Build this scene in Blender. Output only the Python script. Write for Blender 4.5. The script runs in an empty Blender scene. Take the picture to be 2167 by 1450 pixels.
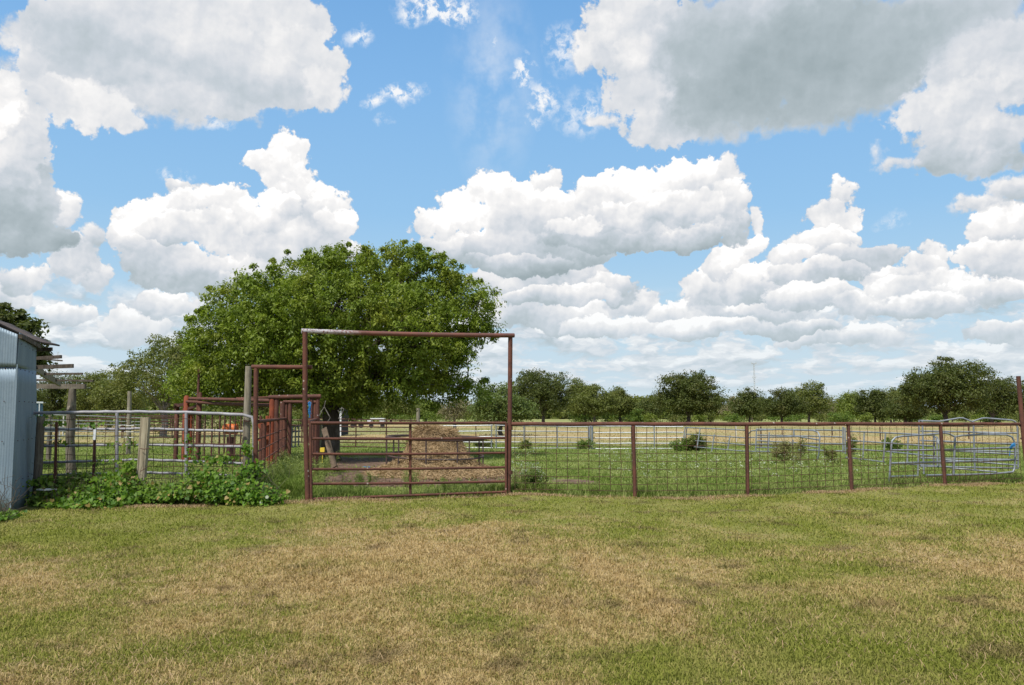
import bpy, math, random
import numpy as np

# ------------------------------------------------------------------ camera
scene = bpy.context.scene
CAM_H, F, PITCH = 1.6, 1800.0, math.atan(150.0 / 1800.0)
W0, H0 = 2167.0, 1450.0
cam_data = bpy.data.cameras.new('camera')
cam_data.sensor_width = 36.0
cam_data.lens = F / W0 * 36.0
cam_data.clip_end = 6000.0
cam = bpy.data.objects.new('camera', cam_data)
scene.collection.objects.link(cam)
cam.location = (0, 0, CAM_H)
cam.rotation_euler = (math.pi / 2 + PITCH, 0, 0)
scene.camera = cam
scene.view_settings.view_transform = 'Standard'
scene.view_settings.look = 'None'
scene.view_settings.exposure = 0.32
scene.view_settings.gamma = 1.0
scene.cycles.max_bounces = 5
scene.cycles.diffuse_bounces = 3
scene.cycles.transmission_bounces = 3
scene.cycles.transparent_max_bounces = 6

SUN_EL, SUN_AZ = math.radians(56), math.radians(-148)   # azimuth from +Y, clockwise: behind the camera on the left
sun_dir = (math.sin(SUN_AZ) * math.cos(SUN_EL), math.cos(SUN_AZ) * math.cos(SUN_EL), math.sin(SUN_EL))
sl = bpy.data.lights.new('sun', 'SUN')
sl.energy = 4.3
sl.angle = math.radians(6)      # thin cloud over the sun: no hard shadows in the photograph
sl.color = (1.0, 0.95, 0.88)
sun = bpy.data.objects.new('sun', sl)
scene.collection.objects.link(sun)
from mathutils import Vector
sun.rotation_euler = Vector(sun_dir).to_track_quat('Z', 'Y').to_euler()
sun.location = (-20, -20, 40)


# ------------------------------------------------------------------ the sky (world)
def pix_azel(px, py):
    u, v = (px - W0 / 2) / F, (H0 / 2 - py) / F
    x, y, z = u, math.cos(PITCH) - v * math.sin(PITCH), math.sin(PITCH) + v * math.cos(PITCH)
    return math.degrees(math.atan2(x, y)), math.degrees(math.atan2(z, math.hypot(x, y)))

world = bpy.data.worlds.new('World')
scene.world = world
world.use_nodes = True
nt = world.node_tree
nt.nodes.clear()
N = nt.nodes.new
def L(a, b): nt.links.new(a, b)
def setin(sock, v):
    if isinstance(v, bpy.types.NodeSocket): L(v, sock)
    else: sock.default_value = v
def M(op, a, b=0.0, c=0.0, clamp=False):
    n = N('ShaderNodeMath'); n.operation = op
    setin(n.inputs[0], a); setin(n.inputs[1], b); setin(n.inputs[2], c)
    if clamp: return M('MINIMUM', M('MAXIMUM', n.outputs[0], 0.0), 1.0)    # two plain nodes: 'use_clamp' would exhaust the shader stack here
    return n.outputs[0]
def V(op, a, b=(0, 0, 0), c=(0, 0, 0), val=False):
    n = N('ShaderNodeVectorMath'); n.operation = op
    setin(n.inputs[0], a); setin(n.inputs[1], b)
    if op == 'MULTIPLY_ADD': setin(n.inputs[2], c)
    return n.outputs['Value'] if val else n.outputs[0]
def MIX(f, a, b):
    n = N('ShaderNodeMix'); n.data_type = 'FLOAT'; n.clamp_factor = False
    setin(n.inputs[0], f); setin(n.inputs[2], a); setin(n.inputs[3], b)
    return n.outputs[0]
def MIXC(f, a, b):
    n = N('ShaderNodeMix'); n.data_type = 'RGBA'
    setin(n.inputs[0], f); setin(n.inputs[6], a); setin(n.inputs[7], b)
    return n.outputs[2]
def RANGE(v, a, b, c=0.0, d=1.0, smooth=True):
    n = N('ShaderNodeMapRange'); n.interpolation_type = 'SMOOTHSTEP' if smooth else 'LINEAR'
    setin(n.inputs[0], v)
    for i, q in zip((1, 2, 3, 4), (a, b, c, d)): n.inputs[i].default_value = q
    return n.outputs[0]

T0 = __import__('time').time()
tc = N('ShaderNodeTexCoord')
sep = N('ShaderNodeSeparateXYZ'); L(tc.outputs['Generated'], sep.inputs[0])
DEG = 180 / math.pi
az_r = M('MULTIPLY', M('ARCTAN2', sep.outputs[0], sep.outputs[1]), DEG)
el = M('MULTIPLY', M('ARCSINE', sep.outputs[2]), DEG)
az = M('SUBTRACT', M('PINGPONG', M('ADD', az_r, 90.0), 180.0), 90.0)      # the same weather mirrored behind the viewer
cmb = N('ShaderNodeCombineXYZ'); L(az, cmb.inputs[0]); L(el, cmb.inputs[1])
p = cmb.outputs[0]
def NOISE(vec, scale, detail, rough=0.55, color=False, dims='2D'):
    n = N('ShaderNodeTexNoise'); n.noise_dimensions = dims
    L(vec, n.inputs['Vector']); n.inputs['Scale'].default_value = scale
    n.inputs['Detail'].default_value = detail; n.inputs['Roughness'].default_value = rough
    return n.outputs['Color' if color else 'Fac']
def VORO(vec, scale, detail, rough=0.5):
    n = N('ShaderNodeTexVoronoi'); n.voronoi_dimensions = '2D'; n.feature = 'F1'
    L(vec, n.inputs['Vector']); n.inputs['Scale'].default_value = scale
    n.inputs['Detail'].default_value = detail; n.inputs['Roughness'].default_value = rough
    n.normalize = True
    return n.outputs['Distance']
# domain warp so no outline keeps the shape of the blob it starts from
wv = V('SUBTRACT', NOISE(p, 0.33, 5.0, 0.6, True), (0.5, 0.5, 0.5))
pw = V('MULTIPLY_ADD', wv, (2.2, 1.8, 0.0), p)
wv2 = V('SUBTRACT', NOISE(p, 1.3, 3.0, 0.6, True), (0.5, 0.5, 0.5))
pw2 = V('MULTIPLY_ADD', wv2, (0.55, 0.45, 0.0), p)
# billows: high in the middle of every puff; smaller towards the horizon
LITE = (-0.16, 0.26, 0.0)
def billow(vec):
    return M('SUBTRACT', 0.42, VORO(vec, 0.50, 3.0, 0.62))
b0 = billow(pw2)
b1 = billow(V('ADD', pw2, LITE))
fine = M('SUBTRACT', NOISE(p, 0.9, 6.0, 0.60), 0.5)
relief = M('SUBTRACT', b0, b1)
bump = M('ADD', M('MULTIPLY', b0, 1.2), M('MULTIPLY', fine, 1.9))          # in degrees
# the blobs may only be evaluated once the bumps are known (keeps the shader stack small)
def after(vec, flt):
    sp = N('ShaderNodeSeparateXYZ'); L(vec, sp.inputs[0])
    cb = N('ShaderNodeCombineXYZ')
    L(M('MULTIPLY_ADD', flt, 1e-6, sp.outputs[0]), cb.inputs[0]); L(sp.outputs[1], cb.inputs[1])
    return cb.outputs[0]
pw = after(pw, M('ADD', bump, relief))

RC = [0.5, 0.8, 1.3, 2.1, 3.4, 5.5, 9.0]
_cls = {}
def cls(r, soft, amp):
    """(k, addend) for masks of blobs about r degrees in radius: clamp(addend - k*(|q|^2+1))"""
    rc = min(RC, key=lambda c: abs(math.log(c / r)))
    key = (rc, soft, amp)
    if key not in _cls:
        k = rc / (2 * soft)
        a = min(amp, 0.55 * rc) if rc < 1.5 else amp
        _cls[key] = (k, M('MULTIPLY_ADD', bump, 2 * a / rc * k, 2 * k))
    return _cls[key]


alpha = 0.0
shade = 0.75
def make_blob_group(only_shade):
    """one cloud mass laid over the masses before it: q = p * S + B, mask = clamp(K * |q|^2 + Add)"""
    g = bpy.data.node_groups.new('shade_mass' if only_shade else 'cloud_mass', 'ShaderNodeTree')
    for nm, ty in (('P', 'Vector'), ('S', 'Vector'), ('B', 'Vector'), ('T', 'Vector'), ('K', 'Float'), ('Add', 'Float'), ('W', 'Float'), ('Shade', 'Float'), ('Alpha', 'Float')):
        g.interface.new_socket(nm, in_out='INPUT', socket_type='NodeSocket' + ty)
    g.interface.new_socket('Shade', in_out='OUTPUT', socket_type='NodeSocketFloat')
    g.interface.new_socket('Alpha', in_out='OUTPUT', socket_type='NodeSocketFloat')
    global nt, N
    keep = nt, N
    nt = g; N = g.nodes.new
    gi, go = N('NodeGroupInput'), N('NodeGroupOutput')
    I = gi.outputs
    q = V('MULTIPLY_ADD', I['P'], I['S'], I['B'])
    d = V('DOT_PRODUCT', q, q, val=True)
    m = M('MULTIPLY_ADD', d, I['K'], I['Add'], clamp=True)
    if only_shade: m = M('MULTIPLY', m, I['W'])
    s_ = V('DOT_PRODUCT', q, I['T'], val=True)
    L(M('MULTIPLY_ADD', m, M('SUBTRACT', s_, I['Shade']), I['Shade']), go.inputs['Shade'])
    if only_shade: L(I['Alpha'], go.inputs['Alpha'])
    else: L(M('MAXIMUM', I['Alpha'], m), go.inputs['Alpha'])
    nt, N = keep
    return g
GRP = {False: make_blob_group(False), True: make_blob_group(True)}
def blob(px, py, rx, ry, base=0.80, slope=0.22, soft=0.28, amp=1.0, warp=None, only_shade=False, strength=1.0):
    """px/py and radii in photo pixels, turned into directions (degrees)"""
    global alpha, shade
    ca, ce = pix_azel(px, py)
    ra, re = rx / F * DEG, ry / F * DEG
    t = math.hypot((px - W0 / 2) / F, (py - H0 / 2) / F)
    ra /= (1 + ((px - W0 / 2) / F) ** 2); re /= math.sqrt(1 + t * t)          # a pixel spans less off axis
    k, add = cls(math.sqrt(ra * re) if not only_shade else min(ra, re), soft, amp)
    slope, base = (slope * 1.2, base - .01) if slope > .07 else (slope, base)
    soft *= 2.6 if soft < .4 else 2.0
    n = N('ShaderNodeGroup'); n.node_tree = GRP[only_shade]
    for nm, v in (('P', pw if warp is None else warp), ('S', (1 / ra, 1 / re, 0.0)), ('B', (-ca / ra, -ce / re, 1.0)), ('T', (0.0, slope, base)),
                  ('K', -k), ('Add', add), ('W', strength), ('Shade', shade), ('Alpha', alpha)):
        setin(n.inputs[nm], v)
    shade, alpha = n.outputs['Shade'], n.outputs['Alpha']
def rows(lst, **kw):
    for b in lst: blob(*b[:4], **{**dict(zip(('base', 'slope'), b[4:])), **kw})

rows([(140, 668, 62, 26, .86, .2), (290, 690, 85, 42, .9, .18), (345, 640, 70, 32, .88, .2), (25, 625, 62, 34, .86, .2),
      (1840, 705, 105, 28, .88, .2), (1720, 715, 80, 18, .84, .2), (2110, 700, 90, 24, .84, .2),
      (1070, 650, 80, 42, .88, .2), (1200, 665, 95, 42, .84, .2), (1330, 640, 60, 30, .86, .18), (1300, 690, 120, 26, .86, .22), (1440, 660, 70, 30, .86, .2), (1500, 690, 130, 24, .88, .25), (1650, 690, 130, 24, .8, .3),
      (1560, 640, 100, 36, .86, .22), (1640, 650, 90, 30, .9, .22)], amp=.6, soft=.22)
rows([(1100, 600, 120, 34, .82, .2), (1230, 590, 80, 40, .84, .18), (1290, 610, 60, 34, .84, .2), (1180, 625, 130, 26, .84, .2),
      (1505, 605, 60, 42, .92, .18), (1600, 470, 17, 34, .97, .05), (1570, 525, 52, 30, .97, .1), (1530, 560, 55, 34, .95, .12), (1600, 600, 80, 40, .86, .2),
      (1790, 415, 32, 40, .96, .1), (1765, 470, 62, 50, .92, .12), (1740, 520, 95, 42, .88, .15), (1680, 545, 60, 30, .9, .15), (1830, 545, 90, 28, .84, .15), (1740, 580, 130, 26, .8, .18),
      (1720, 625, 110, 30, .9, .2), (1840, 640, 90, 26, .84, .2), (1880, 590, 70, 26, .9, .14), (1975, 535, 32, 30, .98, .06), (1950, 580, 60, 40, .94, .12), (1900, 610, 80, 28, .92, .14),
      (2010, 600, 75, 34, .9, .16), (2130, 480, 85, 52, .92, .14), (2060, 540, 45, 34, .97, .1), (2130, 560, 80, 50, .84, .2), (2070, 620, 110, 34, .84, .22), (1960, 640, 110, 26, .84, .25)], amp=.7, soft=.2)
# cumulus in the middle right
rows([(1000, 520, 110, 42, .86, .18), (1150, 520, 170, 56, .78, .2), (1110, 560, 120, 24, .66, .2), (1350, 500, 200, 36, .74, .2), (1540, 470, 52, 50, .84, .2), (1470, 505, 90, 26, .74, .2),
      (925, 472, 60, 32, .95, .12), (985, 440, 62, 42, .98, .1), (1045, 405, 56, 42, 1.0, .06), (1100, 440, 90, 56, .97, .1), (1160, 385, 42, 34, .95, .1), (1185, 450, 90, 50, .93, .14),
      (1280, 415, 70, 50, .99, .1), (1350, 400, 66, 48, 1.0, .1), (1330, 460, 100, 34, .9, .16), (1430, 385, 62, 50, .99, .1), (1500, 385, 60, 50, .94, .1), (1545, 355, 30, 36, .92, .06), (1545, 420, 44, 44, .9, .12),
      (1440, 440, 100, 40, .9, .16), (1210, 475, 60, 22, .97, .1)], amp=.8, soft=.22)
# cumulus in the middle left
rows([(560, 560, 150, 40, .86, .16), (400, 590, 130, 30, .74, .16), (360, 560, 120, 44, .8, .16), (300, 540, 60, 54, .88, .14), (700, 530, 60, 30, .86, .14), (660, 490, 90, 50, .88, .12),
      (560, 500, 110, 54, .9, .12), (385, 398, 30, 18, .8, .1), (420, 400, 26, 14, .84, .1), (610, 325, 50, 42, .98, .06), (575, 350, 52, 30, .96, .08), (615, 375, 58, 46, .95, .08), (635, 420, 60, 42, .9, .08), (670, 400, 22, 26, .96, .08),
      (590, 440, 60, 34, .97, .1), (695, 440, 52, 44, .97, .1), (720, 475, 42, 36, .97, .12), (545, 460, 60, 36, .95, .1),
      (480, 430, 48, 40, 1.0, .08), (420, 425, 60, 30, 1.0, .08), (350, 440, 66, 36, .99, .08), (290, 450, 50, 34, .98, .1), (270, 500, 44, 44, .94, .12), (380, 480, 110, 36, .94, .14), (470, 490, 40, 50, .92, .1)], amp=.8, soft=.22)
rows([(1120, 570, 130, 22, .56, 0), (1360, 515, 170, 26, .62, 0), (1500, 500, 100, 24, .66, 0), (400, 592, 130, 24, .58, 0), (350, 545, 90, 30, .72, 0), (600, 560, 120, 24, .70, 0), (1180, 520, 120, 20, .74, 0), (640, 500, 60, 30, .80, 0), (1740, 590, 120, 16, .62, 0), (1990, 655, 120, 14, .62, 0)], soft=1.0, amp=.8, only_shade=True, strength=.75)
# left edge
rows([(190, 585, 46, 32, .86, .14), (60, 590, 60, 30, .84, .14), (150, 545, 60, 50, .86, .12), (195, 500, 34, 34, .88, .1), (130, 440, 50, 44, .86, .1), (20, 420, 110, 130, .70, .05), (30, 500, 130, 50, .6, .1), (60, 470, 60, 60, .66, .1),
      (30, 300, 80, 100, .84, .04), (0, 230, 60, 60, 1.0, .04), (10, 190, 50, 40, .98, .05)], amp=.8, soft=.28)
# top left
rows([(300, 190, 330, 70, .80, .0), (520, 170, 200, 80, .78, 0)], amp=1.3, soft=1.5)
rows([(120, 120, 100, 110, .84, .02), (230, 90, 170, 120, .80, .02), (430, 80, 240, 130, .84, .03), (620, 60, 90, 80, .86, .02), (640, 140, 92, 90, .88, .04), (560, 180, 160, 58, .80, .04), (690, 190, 42, 46, .90, .05),
      (180, 220, 120, 54, .92, .04), (250, 250, 60, 30, .9, .06), (420, 215, 160, 34, .82, .06), (110, 210, 70, 40, .84, .02), (40, 60, 30, 30, .84, 0), (20, 90, 26, 30, .9, 0)], amp=1.0, soft=.42)
rows([(230, 110, 170, 74, .62, .0), (430, 170, 200, 54, .64, 0), (560, 205, 130, 36, .62, 0), (90, 60, 70, 60, .66, 0), (30, 450, 90, 90, .52, 0), (20, 510, 110, 40, .46, 0)], soft=1.6, amp=.8, only_shade=True, strength=.8)
rows([(330, 60, 90, 26, .96, 0), (500, 60, 120, 40, .95, 0), (170, 215, 70, 30, .98, 0), (590, 130, 60, 30, .97, 0)], soft=1.3, amp=1.0, only_shade=True, strength=.6)
# top right, broad grey base overhead
rows([(1255, 90, 56, 44, .97, .03), (1330, 60, 110, 100, .88, .02), (1240, 130, 34, 30, .95, 0), (1420, 130, 150, 120, .84, 0), (1360, 200, 90, 70, .86, .03), (1270, 252, 46, 18, .9, .05), (1400, 265, 90, 50, .82, .05)], amp=1.0, soft=.4)
rows([(1620, 100, 270, 150, .68, .02),
      (1560, 230, 200, 70, .66, .03), (1800, 120, 270, 130, .62, 0), (1740, 215, 160, 64, .62, .03), (2000, 60, 270, 100, .72, 0)], amp=1.0, soft=1.3)
rows([ (2100, 140, 150, 90, .80, .02), (2010, 225, 140, 56, .84, .02), (2060, 290, 150, 56, .78, .04),
      (2040, 330, 130, 38, .70, .06), (2110, 350, 80, 24, .68, .08), (1862, 320, 18, 26, .88, .05), (1890, 345, 46, 14, .84, .08), (2080, 432, 66, 24, .86, .14), (2150, 400, 60, 30, .84, .12), (2020, 445, 18, 14, .88, .1)], amp=1.0, soft=.5)
rows([(1680, 130, 300, 110, .40, 0), (1560, 210, 160, 70, .44, 0), (1500, 90, 130, 90, .60, 0), (2070, 345, 130, 34, .48, 0), (1330, 190, 80, 60, .72, 0), (1900, 60, 240, 80, .54, 0)], soft=2.4, amp=.8, only_shade=True, strength=.85)
rows([(2000, 210, 60, 20, 1.0, 0), (2120, 150, 90, 30, .94, 0), (2130, 265, 80, 18, .96, 0), (1280, 60, 50, 40, 1.0, 0), (1340, 100, 40, 50, .96, 0)], soft=.9, amp=1.0, only_shade=True, strength=.8)
# torn scraps and a thin veil
scr = 0.0
def scrap(px, py, rx, ry, s):
    global scr
    ca, ce = pix_azel(px, py); ra, re = rx / F * DEG, ry / F * DEG
    q = V('MULTIPLY_ADD', pw, (1 / ra, 1 / re, 0.0), (-ca / ra, -ce / re, 0.0))
    d = V('LENGTH', q, val=True)
    scr = M('MAXIMUM', scr, M('MULTIPLY', M('SUBTRACT', 1.0, d, clamp=True), s))
for a in [(930, 20, 110, 34, 2.6), (870, 30, 40, 30, 1.8), (755, 75, 40, 26, 1.5), (850, 196, 62, 24, 2.2), (790, 212, 40, 18, 1.6), (815, 250, 20, 14, 1.0), (1112, 150, 38, 38, 2.2), (1150, 205, 44, 44, 1.6), (1135, 255, 26, 26, 1.3),
          (455, 258, 46, 22, 1.2), (1045, 80, 26, 40, .9), (1890, 470, 30, 20, .8), (375, 372, 34, 20, 1.4), (1200, 100, 50, 60, 1.2), (1230, 240, 70, 60, 1.2)]:
    scrap(*a)
tear = NOISE(pw2, 1.1, 6.0, 0.65)
scr = M('MULTIPLY', scr, RANGE(tear, 0.38, 0.68))
scr = M('MULTIPLY', scr, 0.9, clamp=True)
va, ve = pix_azel(1040, 170)
vq = V('MULTIPLY_ADD', p, (1 / 3.6, 1 / 7.5, 0.0), (-va / 3.6, -ve / 7.5, 0.0))
veil = M('MULTIPLY', M('SUBTRACT', 1.0, V('LENGTH', vq, val=True), clamp=True), 0.45)
veil = M('MULTIPLY', veil, RANGE(NOISE(p, .35, 4.0, .6), .3, .7))
thin = M('MAXIMUM', scr, veil)

# the far rows above the horizon: one field of small flat-based clouds, squeezed towards the horizon
lev = M('LOGARITHM', M('ADD', M('MAXIMUM', el, 0.0), 0.9), 2.718)
lc = N('ShaderNodeCombineXYZ'); L(M('MULTIPLY', az, 0.21), lc.inputs[0]); L(M('MULTIPLY', lev, 2.7), lc.inputs[1])
lowp = V('MULTIPLY_ADD', V('SUBTRACT', NOISE(lc.outputs[0], 2.6, 4.0, 0.6, True), (0.5, 0.5, 0.5)), (0.5, 0.35, 0.0), lc.outputs[0])
lown = NOISE(lowp, 1.15, 4.0, 0.58)
lown2 = NOISE(V('ADD', lowp, (-0.04, 0.26, 0.0)), 1.15, 3.0, 0.58)
lowm = M('MULTIPLY', RANGE(lown, 0.38, 0.54), RANGE(el, 8.5, 6.5, 0.0, 1.0))
lowm = M('MULTIPLY', lowm, RANGE(el, 0.2, 2.5))
lows = M('MULTIPLY_ADD', M('SUBTRACT', lown, lown2), 1.5, 0.78)

# relief light on the puffs, broad soft shade, then grey to white
broad = M('SUBTRACT', NOISE(pw2, 0.26, 4.0, 0.58), 0.5)
lump = M('SUBTRACT', NOISE(pw2, 0.30, 3.0, 0.5), NOISE(V('ADD', pw2, (-0.35, 0.75, 0.0)), 0.30, 3.0, 0.5))
lit = M('ADD', M('MULTIPLY_ADD', lump, RANGE(el, 12.0, 20.0, 0.40, 0.20), -0.03), M('ADD', M('MULTIPLY_ADD', relief, RANGE(el, 14.0, 22.0, 0.27, 0.15), shade), M('MULTIPLY_ADD', fine, 0.05, M('MULTIPLY', broad, RANGE(el, 12.0, 20.0, 0.38, 0.20)))))
def RAMP(v, stops):
    ramp = N('ShaderNodeValToRGB'); L(v, ramp.inputs[0]); cr = ramp.color_ramp
    cr.elements[0].position, cr.elements[0].color = stops[0][0], (*stops[0][1], 1)
    cr.elements[1].position, cr.elements[1].color = stops[-1][0], (*stops[-1][1], 1)
    for pos, c in stops[1:-1]:
        e = cr.elements.new(pos); e.color = (*c, 1)
    return ramp.outputs[0]
STOPS = ((0.40, (0.33, 0.40, 0.43)), (0.58, (0.44, 0.51, 0.55)), (0.70, (0.56, 0.615, 0.67)), (0.78, (0.67, 0.70, 0.745)), (0.87, (0.80, 0.805, 0.82)), (0.95, (0.91, 0.90, 0.895)), (1.03, (1.02, 1.01, 1.0)))
white = RAMP(lit, STOPS)
sky = N('ShaderNodeTexSky'); sky.sky_type = 'NISHITA'; sky.sun_disc = False
sky.sun_elevation = SUN_EL; sky.sun_rotation = SUN_AZ
sky.altitude = 120; sky.air_density = 1.0; sky.dust_density = 1.0; sky.ozone_density = 1.6
grad = RAMP(M('DIVIDE', el, 60.0), ((0.0, (0.52, 0.70, 0.82)), (0.12, (0.45, 0.67, 0.85)), (0.22, (0.31, 0.57, 0.86)), (0.36, (0.235, 0.49, 0.84)), (0.45, (0.19, 0.43, 0.79)), (1.0, (0.10, 0.27, 0.60))))
blue = MIXC(0.88, V('MULTIPLY', sky.outputs[0], (0.1, 0.1, 0.1)), grad)
c1 = MIXC(M('MULTIPLY', lowm, 0.9), blue, RAMP(lows, STOPS))
c1 = MIXC(M('MINIMUM', thin, 1.0), c1, (0.88, 0.90, 0.93, 1))
c2 = MIXC(RANGE(alpha, 0.02, 0.92), c1, white)
air = M('MULTIPLY', RANGE(el, 0.0, 10.0, 1.0, 0.0), 0.62)                    # air near the horizon takes the contrast out of the far clouds
c3 = MIXC(air, c2, (0.64, 0.735, 0.80, 1))
bg = N('ShaderNodeBackground'); L(c3, bg.inputs[0]); bg.inputs[1].default_value = 0.83
# beside and behind the view: the same sky with plainer clouds
bn = NOISE(V('MULTIPLY', p, (0.045, 0.07, 0.0)), 1.0, 5.0, 0.6)
plain = MIXC(RANGE(bn, 0.44, 0.52), blue, RAMP(M('MULTIPLY_ADD', bn, -1.5, 1.55), STOPS))
plain = MIXC(air, plain, (0.64, 0.735, 0.80, 1))
bg2 = N('ShaderNodeBackground'); L(plain, bg2.inputs[0]); bg2.inputs[1].default_value = 0.83
front = M('MULTIPLY', RANGE(M('ABSOLUTE', az_r), 50.0, 42.0, 0.0, 1.0), RANGE(el, 42.0, 34.0, 0.0, 1.0))
front = M('MULTIPLY', front, RANGE(el, -1.5, -0.5))
ms = N('ShaderNodeMixShader'); L(front, ms.inputs[0]); L(bg2.outputs[0], ms.inputs[1]); L(bg.outputs[0], ms.inputs[2])
wo = N('ShaderNodeOutputWorld'); L(ms.outputs[0], wo.inputs[0])
world.cycles.sampling_method = 'MANUAL'
world.cycles.sample_map_resolution = 256
print('sky nodes', len(nt.nodes), __import__('time').time() - T0)

# ------------------------------------------------------------------ helpers
rng = np.random.default_rng(7)
random.seed(7)
C = scene.collection
def P(px, py, Y):
    """point on the ray of a photograph pixel at the depth Y"""
    u, v = (px - W0 / 2) / F, (H0 / 2 - py) / F
    dy = math.cos(PITCH) - v * math.sin(PITCH)
    s = Y / dy
    return Vector((u * s, Y, CAM_H + (math.sin(PITCH) + v * math.cos(PITCH)) * s))
def Gd(py):
    """depth of a ground point seen at that pixel row"""
    v = (H0 / 2 - py) / F
    return -CAM_H * (math.cos(PITCH) - v * math.sin(PITCH)) / (math.sin(PITCH) + v * math.cos(PITCH))
def X(px, Y): return P(px, 875, Y).x
def Z(py, Y): return P(1083, py, Y).z

def tag(o, label=None, cat=None, group=None, kind=None):
    if label: o['label'] = label
    if cat: o['category'] = cat
    if group: o['group'] = group
    if kind: o['kind'] = kind
    return o
def thing(name, label, cat, loc, group=None):
    o = bpy.data.objects.new(name, None); C.objects.link(o); o.location = loc
    o.empty_display_size = 0.2
    return tag(o, label, cat, group)
def link_mesh(name, me, mat, parent=None, smooth=True):
    me.materials.append(mat)
    if smooth: me.polygons.foreach_set('use_smooth', np.ones(len(me.polygons), bool))
    o = bpy.data.objects.new(name, me); C.objects.link(o)
    if parent is not None:
        o.parent = parent
        loc = np.array(parent.location if parent.parent is None else parent.location + parent.parent.location)
        n = len(me.vertices); co = np.empty(n * 3, np.float32); me.vertices.foreach_get('co', co)
        co = co.reshape(-1, 3) - loc; me.vertices.foreach_set('co', co.ravel()); me.update()
    return o

class MB:
    """collects tubes, boxes and sheets, all in world coordinates, into one mesh"""
    def __init__(s): s.v, s.f = [], []
    def tube(s, pts, r, n=8, cap=True):
        pts = [Vector(p) for p in pts]
        rs = r if isinstance(r, (list, tuple)) else [r] * len(pts)
        base = len(s.v); prev = None
        for i, p_ in enumerate(pts):
            d = (pts[min(i + 1, len(pts) - 1)] - pts[max(i - 1, 0)])
            d = d.normalized() if d.length > 1e-9 else Vector((0, 0, 1))
            if prev is None:
                a = d.cross(Vector((0, 0, 1)) if abs(d.z) < 0.9 else Vector((1, 0, 0))).normalized()
            else:
                a = (prev - d * prev.dot(d)); a = a.normalized() if a.length > 1e-6 else prev
            prev = a; b = d.cross(a)
            for k in range(n):
                t = 2 * math.pi * k / n
                s.v.append(p_ + (a * math.cos(t) + b * math.sin(t)) * rs[i])
        for i in range(len(pts) - 1):
            for k in range(n):
                k2 = (k + 1) % n
                s.f.append((base + i * n + k, base + i * n + k2, base + (i + 1) * n + k2, base + (i + 1) * n + k))
        if cap:
            s.f.append(tuple(base + k for k in reversed(range(n))))
            s.f.append(tuple(base + (len(pts) - 1) * n + k for k in range(n)))
        return s
    def bar(s, a, b, w, h, up=(0, 0, 1)):
        """square timber from a to b, w across and h high"""
        a, b = Vector(a), Vector(b); d = (b - a).normalized(); up = Vector(up)
        sx = d.cross(up); sx = sx.normalized() if sx.length > 1e-6 else Vector((1, 0, 0))
        sz = sx.cross(d)
        base = len(s.v)
        for q in (a, b):
            for i, j in ((-1, -1), (1, -1), (1, 1), (-1, 1)):
                s.v.append(q + sx * (i * w / 2) + sz * (j * h / 2))
        for q in ((0, 3, 2, 1), (4, 5, 6, 7), (0, 1, 5, 4), (1, 2, 6, 5), (2, 3, 7, 6), (3, 0, 4, 7)):
            s.f.append(tuple(base + i for i in q))
        return s
    def box(s, c, d, rz=0.0):
        c = Vector(c); co, si = math.cos(rz), math.sin(rz); base = len(s.v)
        for z in (-1, 1):
            for x, y in ((-1, -1), (1, -1), (1, 1), (-1, 1)):
                dx, dy = x * d[0] / 2, y * d[1] / 2
                s.v.append(c + Vector((dx * co - dy * si, dx * si + dy * co, z * d[2] / 2)))
        for q in ((0, 3, 2, 1), (4, 5, 6, 7), (0, 1, 5, 4), (1, 2, 6, 5), (2, 3, 7, 6), (3, 0, 4, 7)):
            s.f.append(tuple(base + i for i in q))
        return s
    def build(s, name, mat, parent=None, smooth=True, sharp=True):
        me = bpy.data.meshes.new(name)
        me.from_pydata([tuple(q) for q in s.v], [], s.f); me.update()
        o = link_mesh(name, me, mat, parent, smooth)
        if smooth and sharp: me.set_sharp_from_angle(angle=math.radians(50))
        return o

def np_mesh(name, verts, quads=None, tris=None, mat=None, rnd=None, parent=None, smooth=False):
    me = bpy.data.meshes.new(name)
    nq = 0 if quads is None else len(quads); ntr = 0 if tris is None else len(tris)
    me.vertices.add(len(verts)); me.vertices.foreach_set('co', np.ascontiguousarray(verts, np.float32).ravel())
    idx = np.concatenate([a.ravel() for a in (quads, tris) if a is not None]).astype(np.int32)
    me.loops.add(len(idx)); me.loops.foreach_set('vertex_index', idx)
    me.polygons.add(nq + ntr)
    st = np.concatenate([np.arange(nq) * 4, nq * 4 + np.arange(ntr) * 3]).astype(np.int32)
    me.polygons.foreach_set('loop_start', st)
    me.update(calc_edges=True)
    if rnd is not None:
        at = me.attributes.new('rnd', 'FLOAT', 'POINT'); at.data.foreach_set('value', rnd.astype(np.float32))
    return link_mesh(name, me, mat, parent, smooth)

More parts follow.
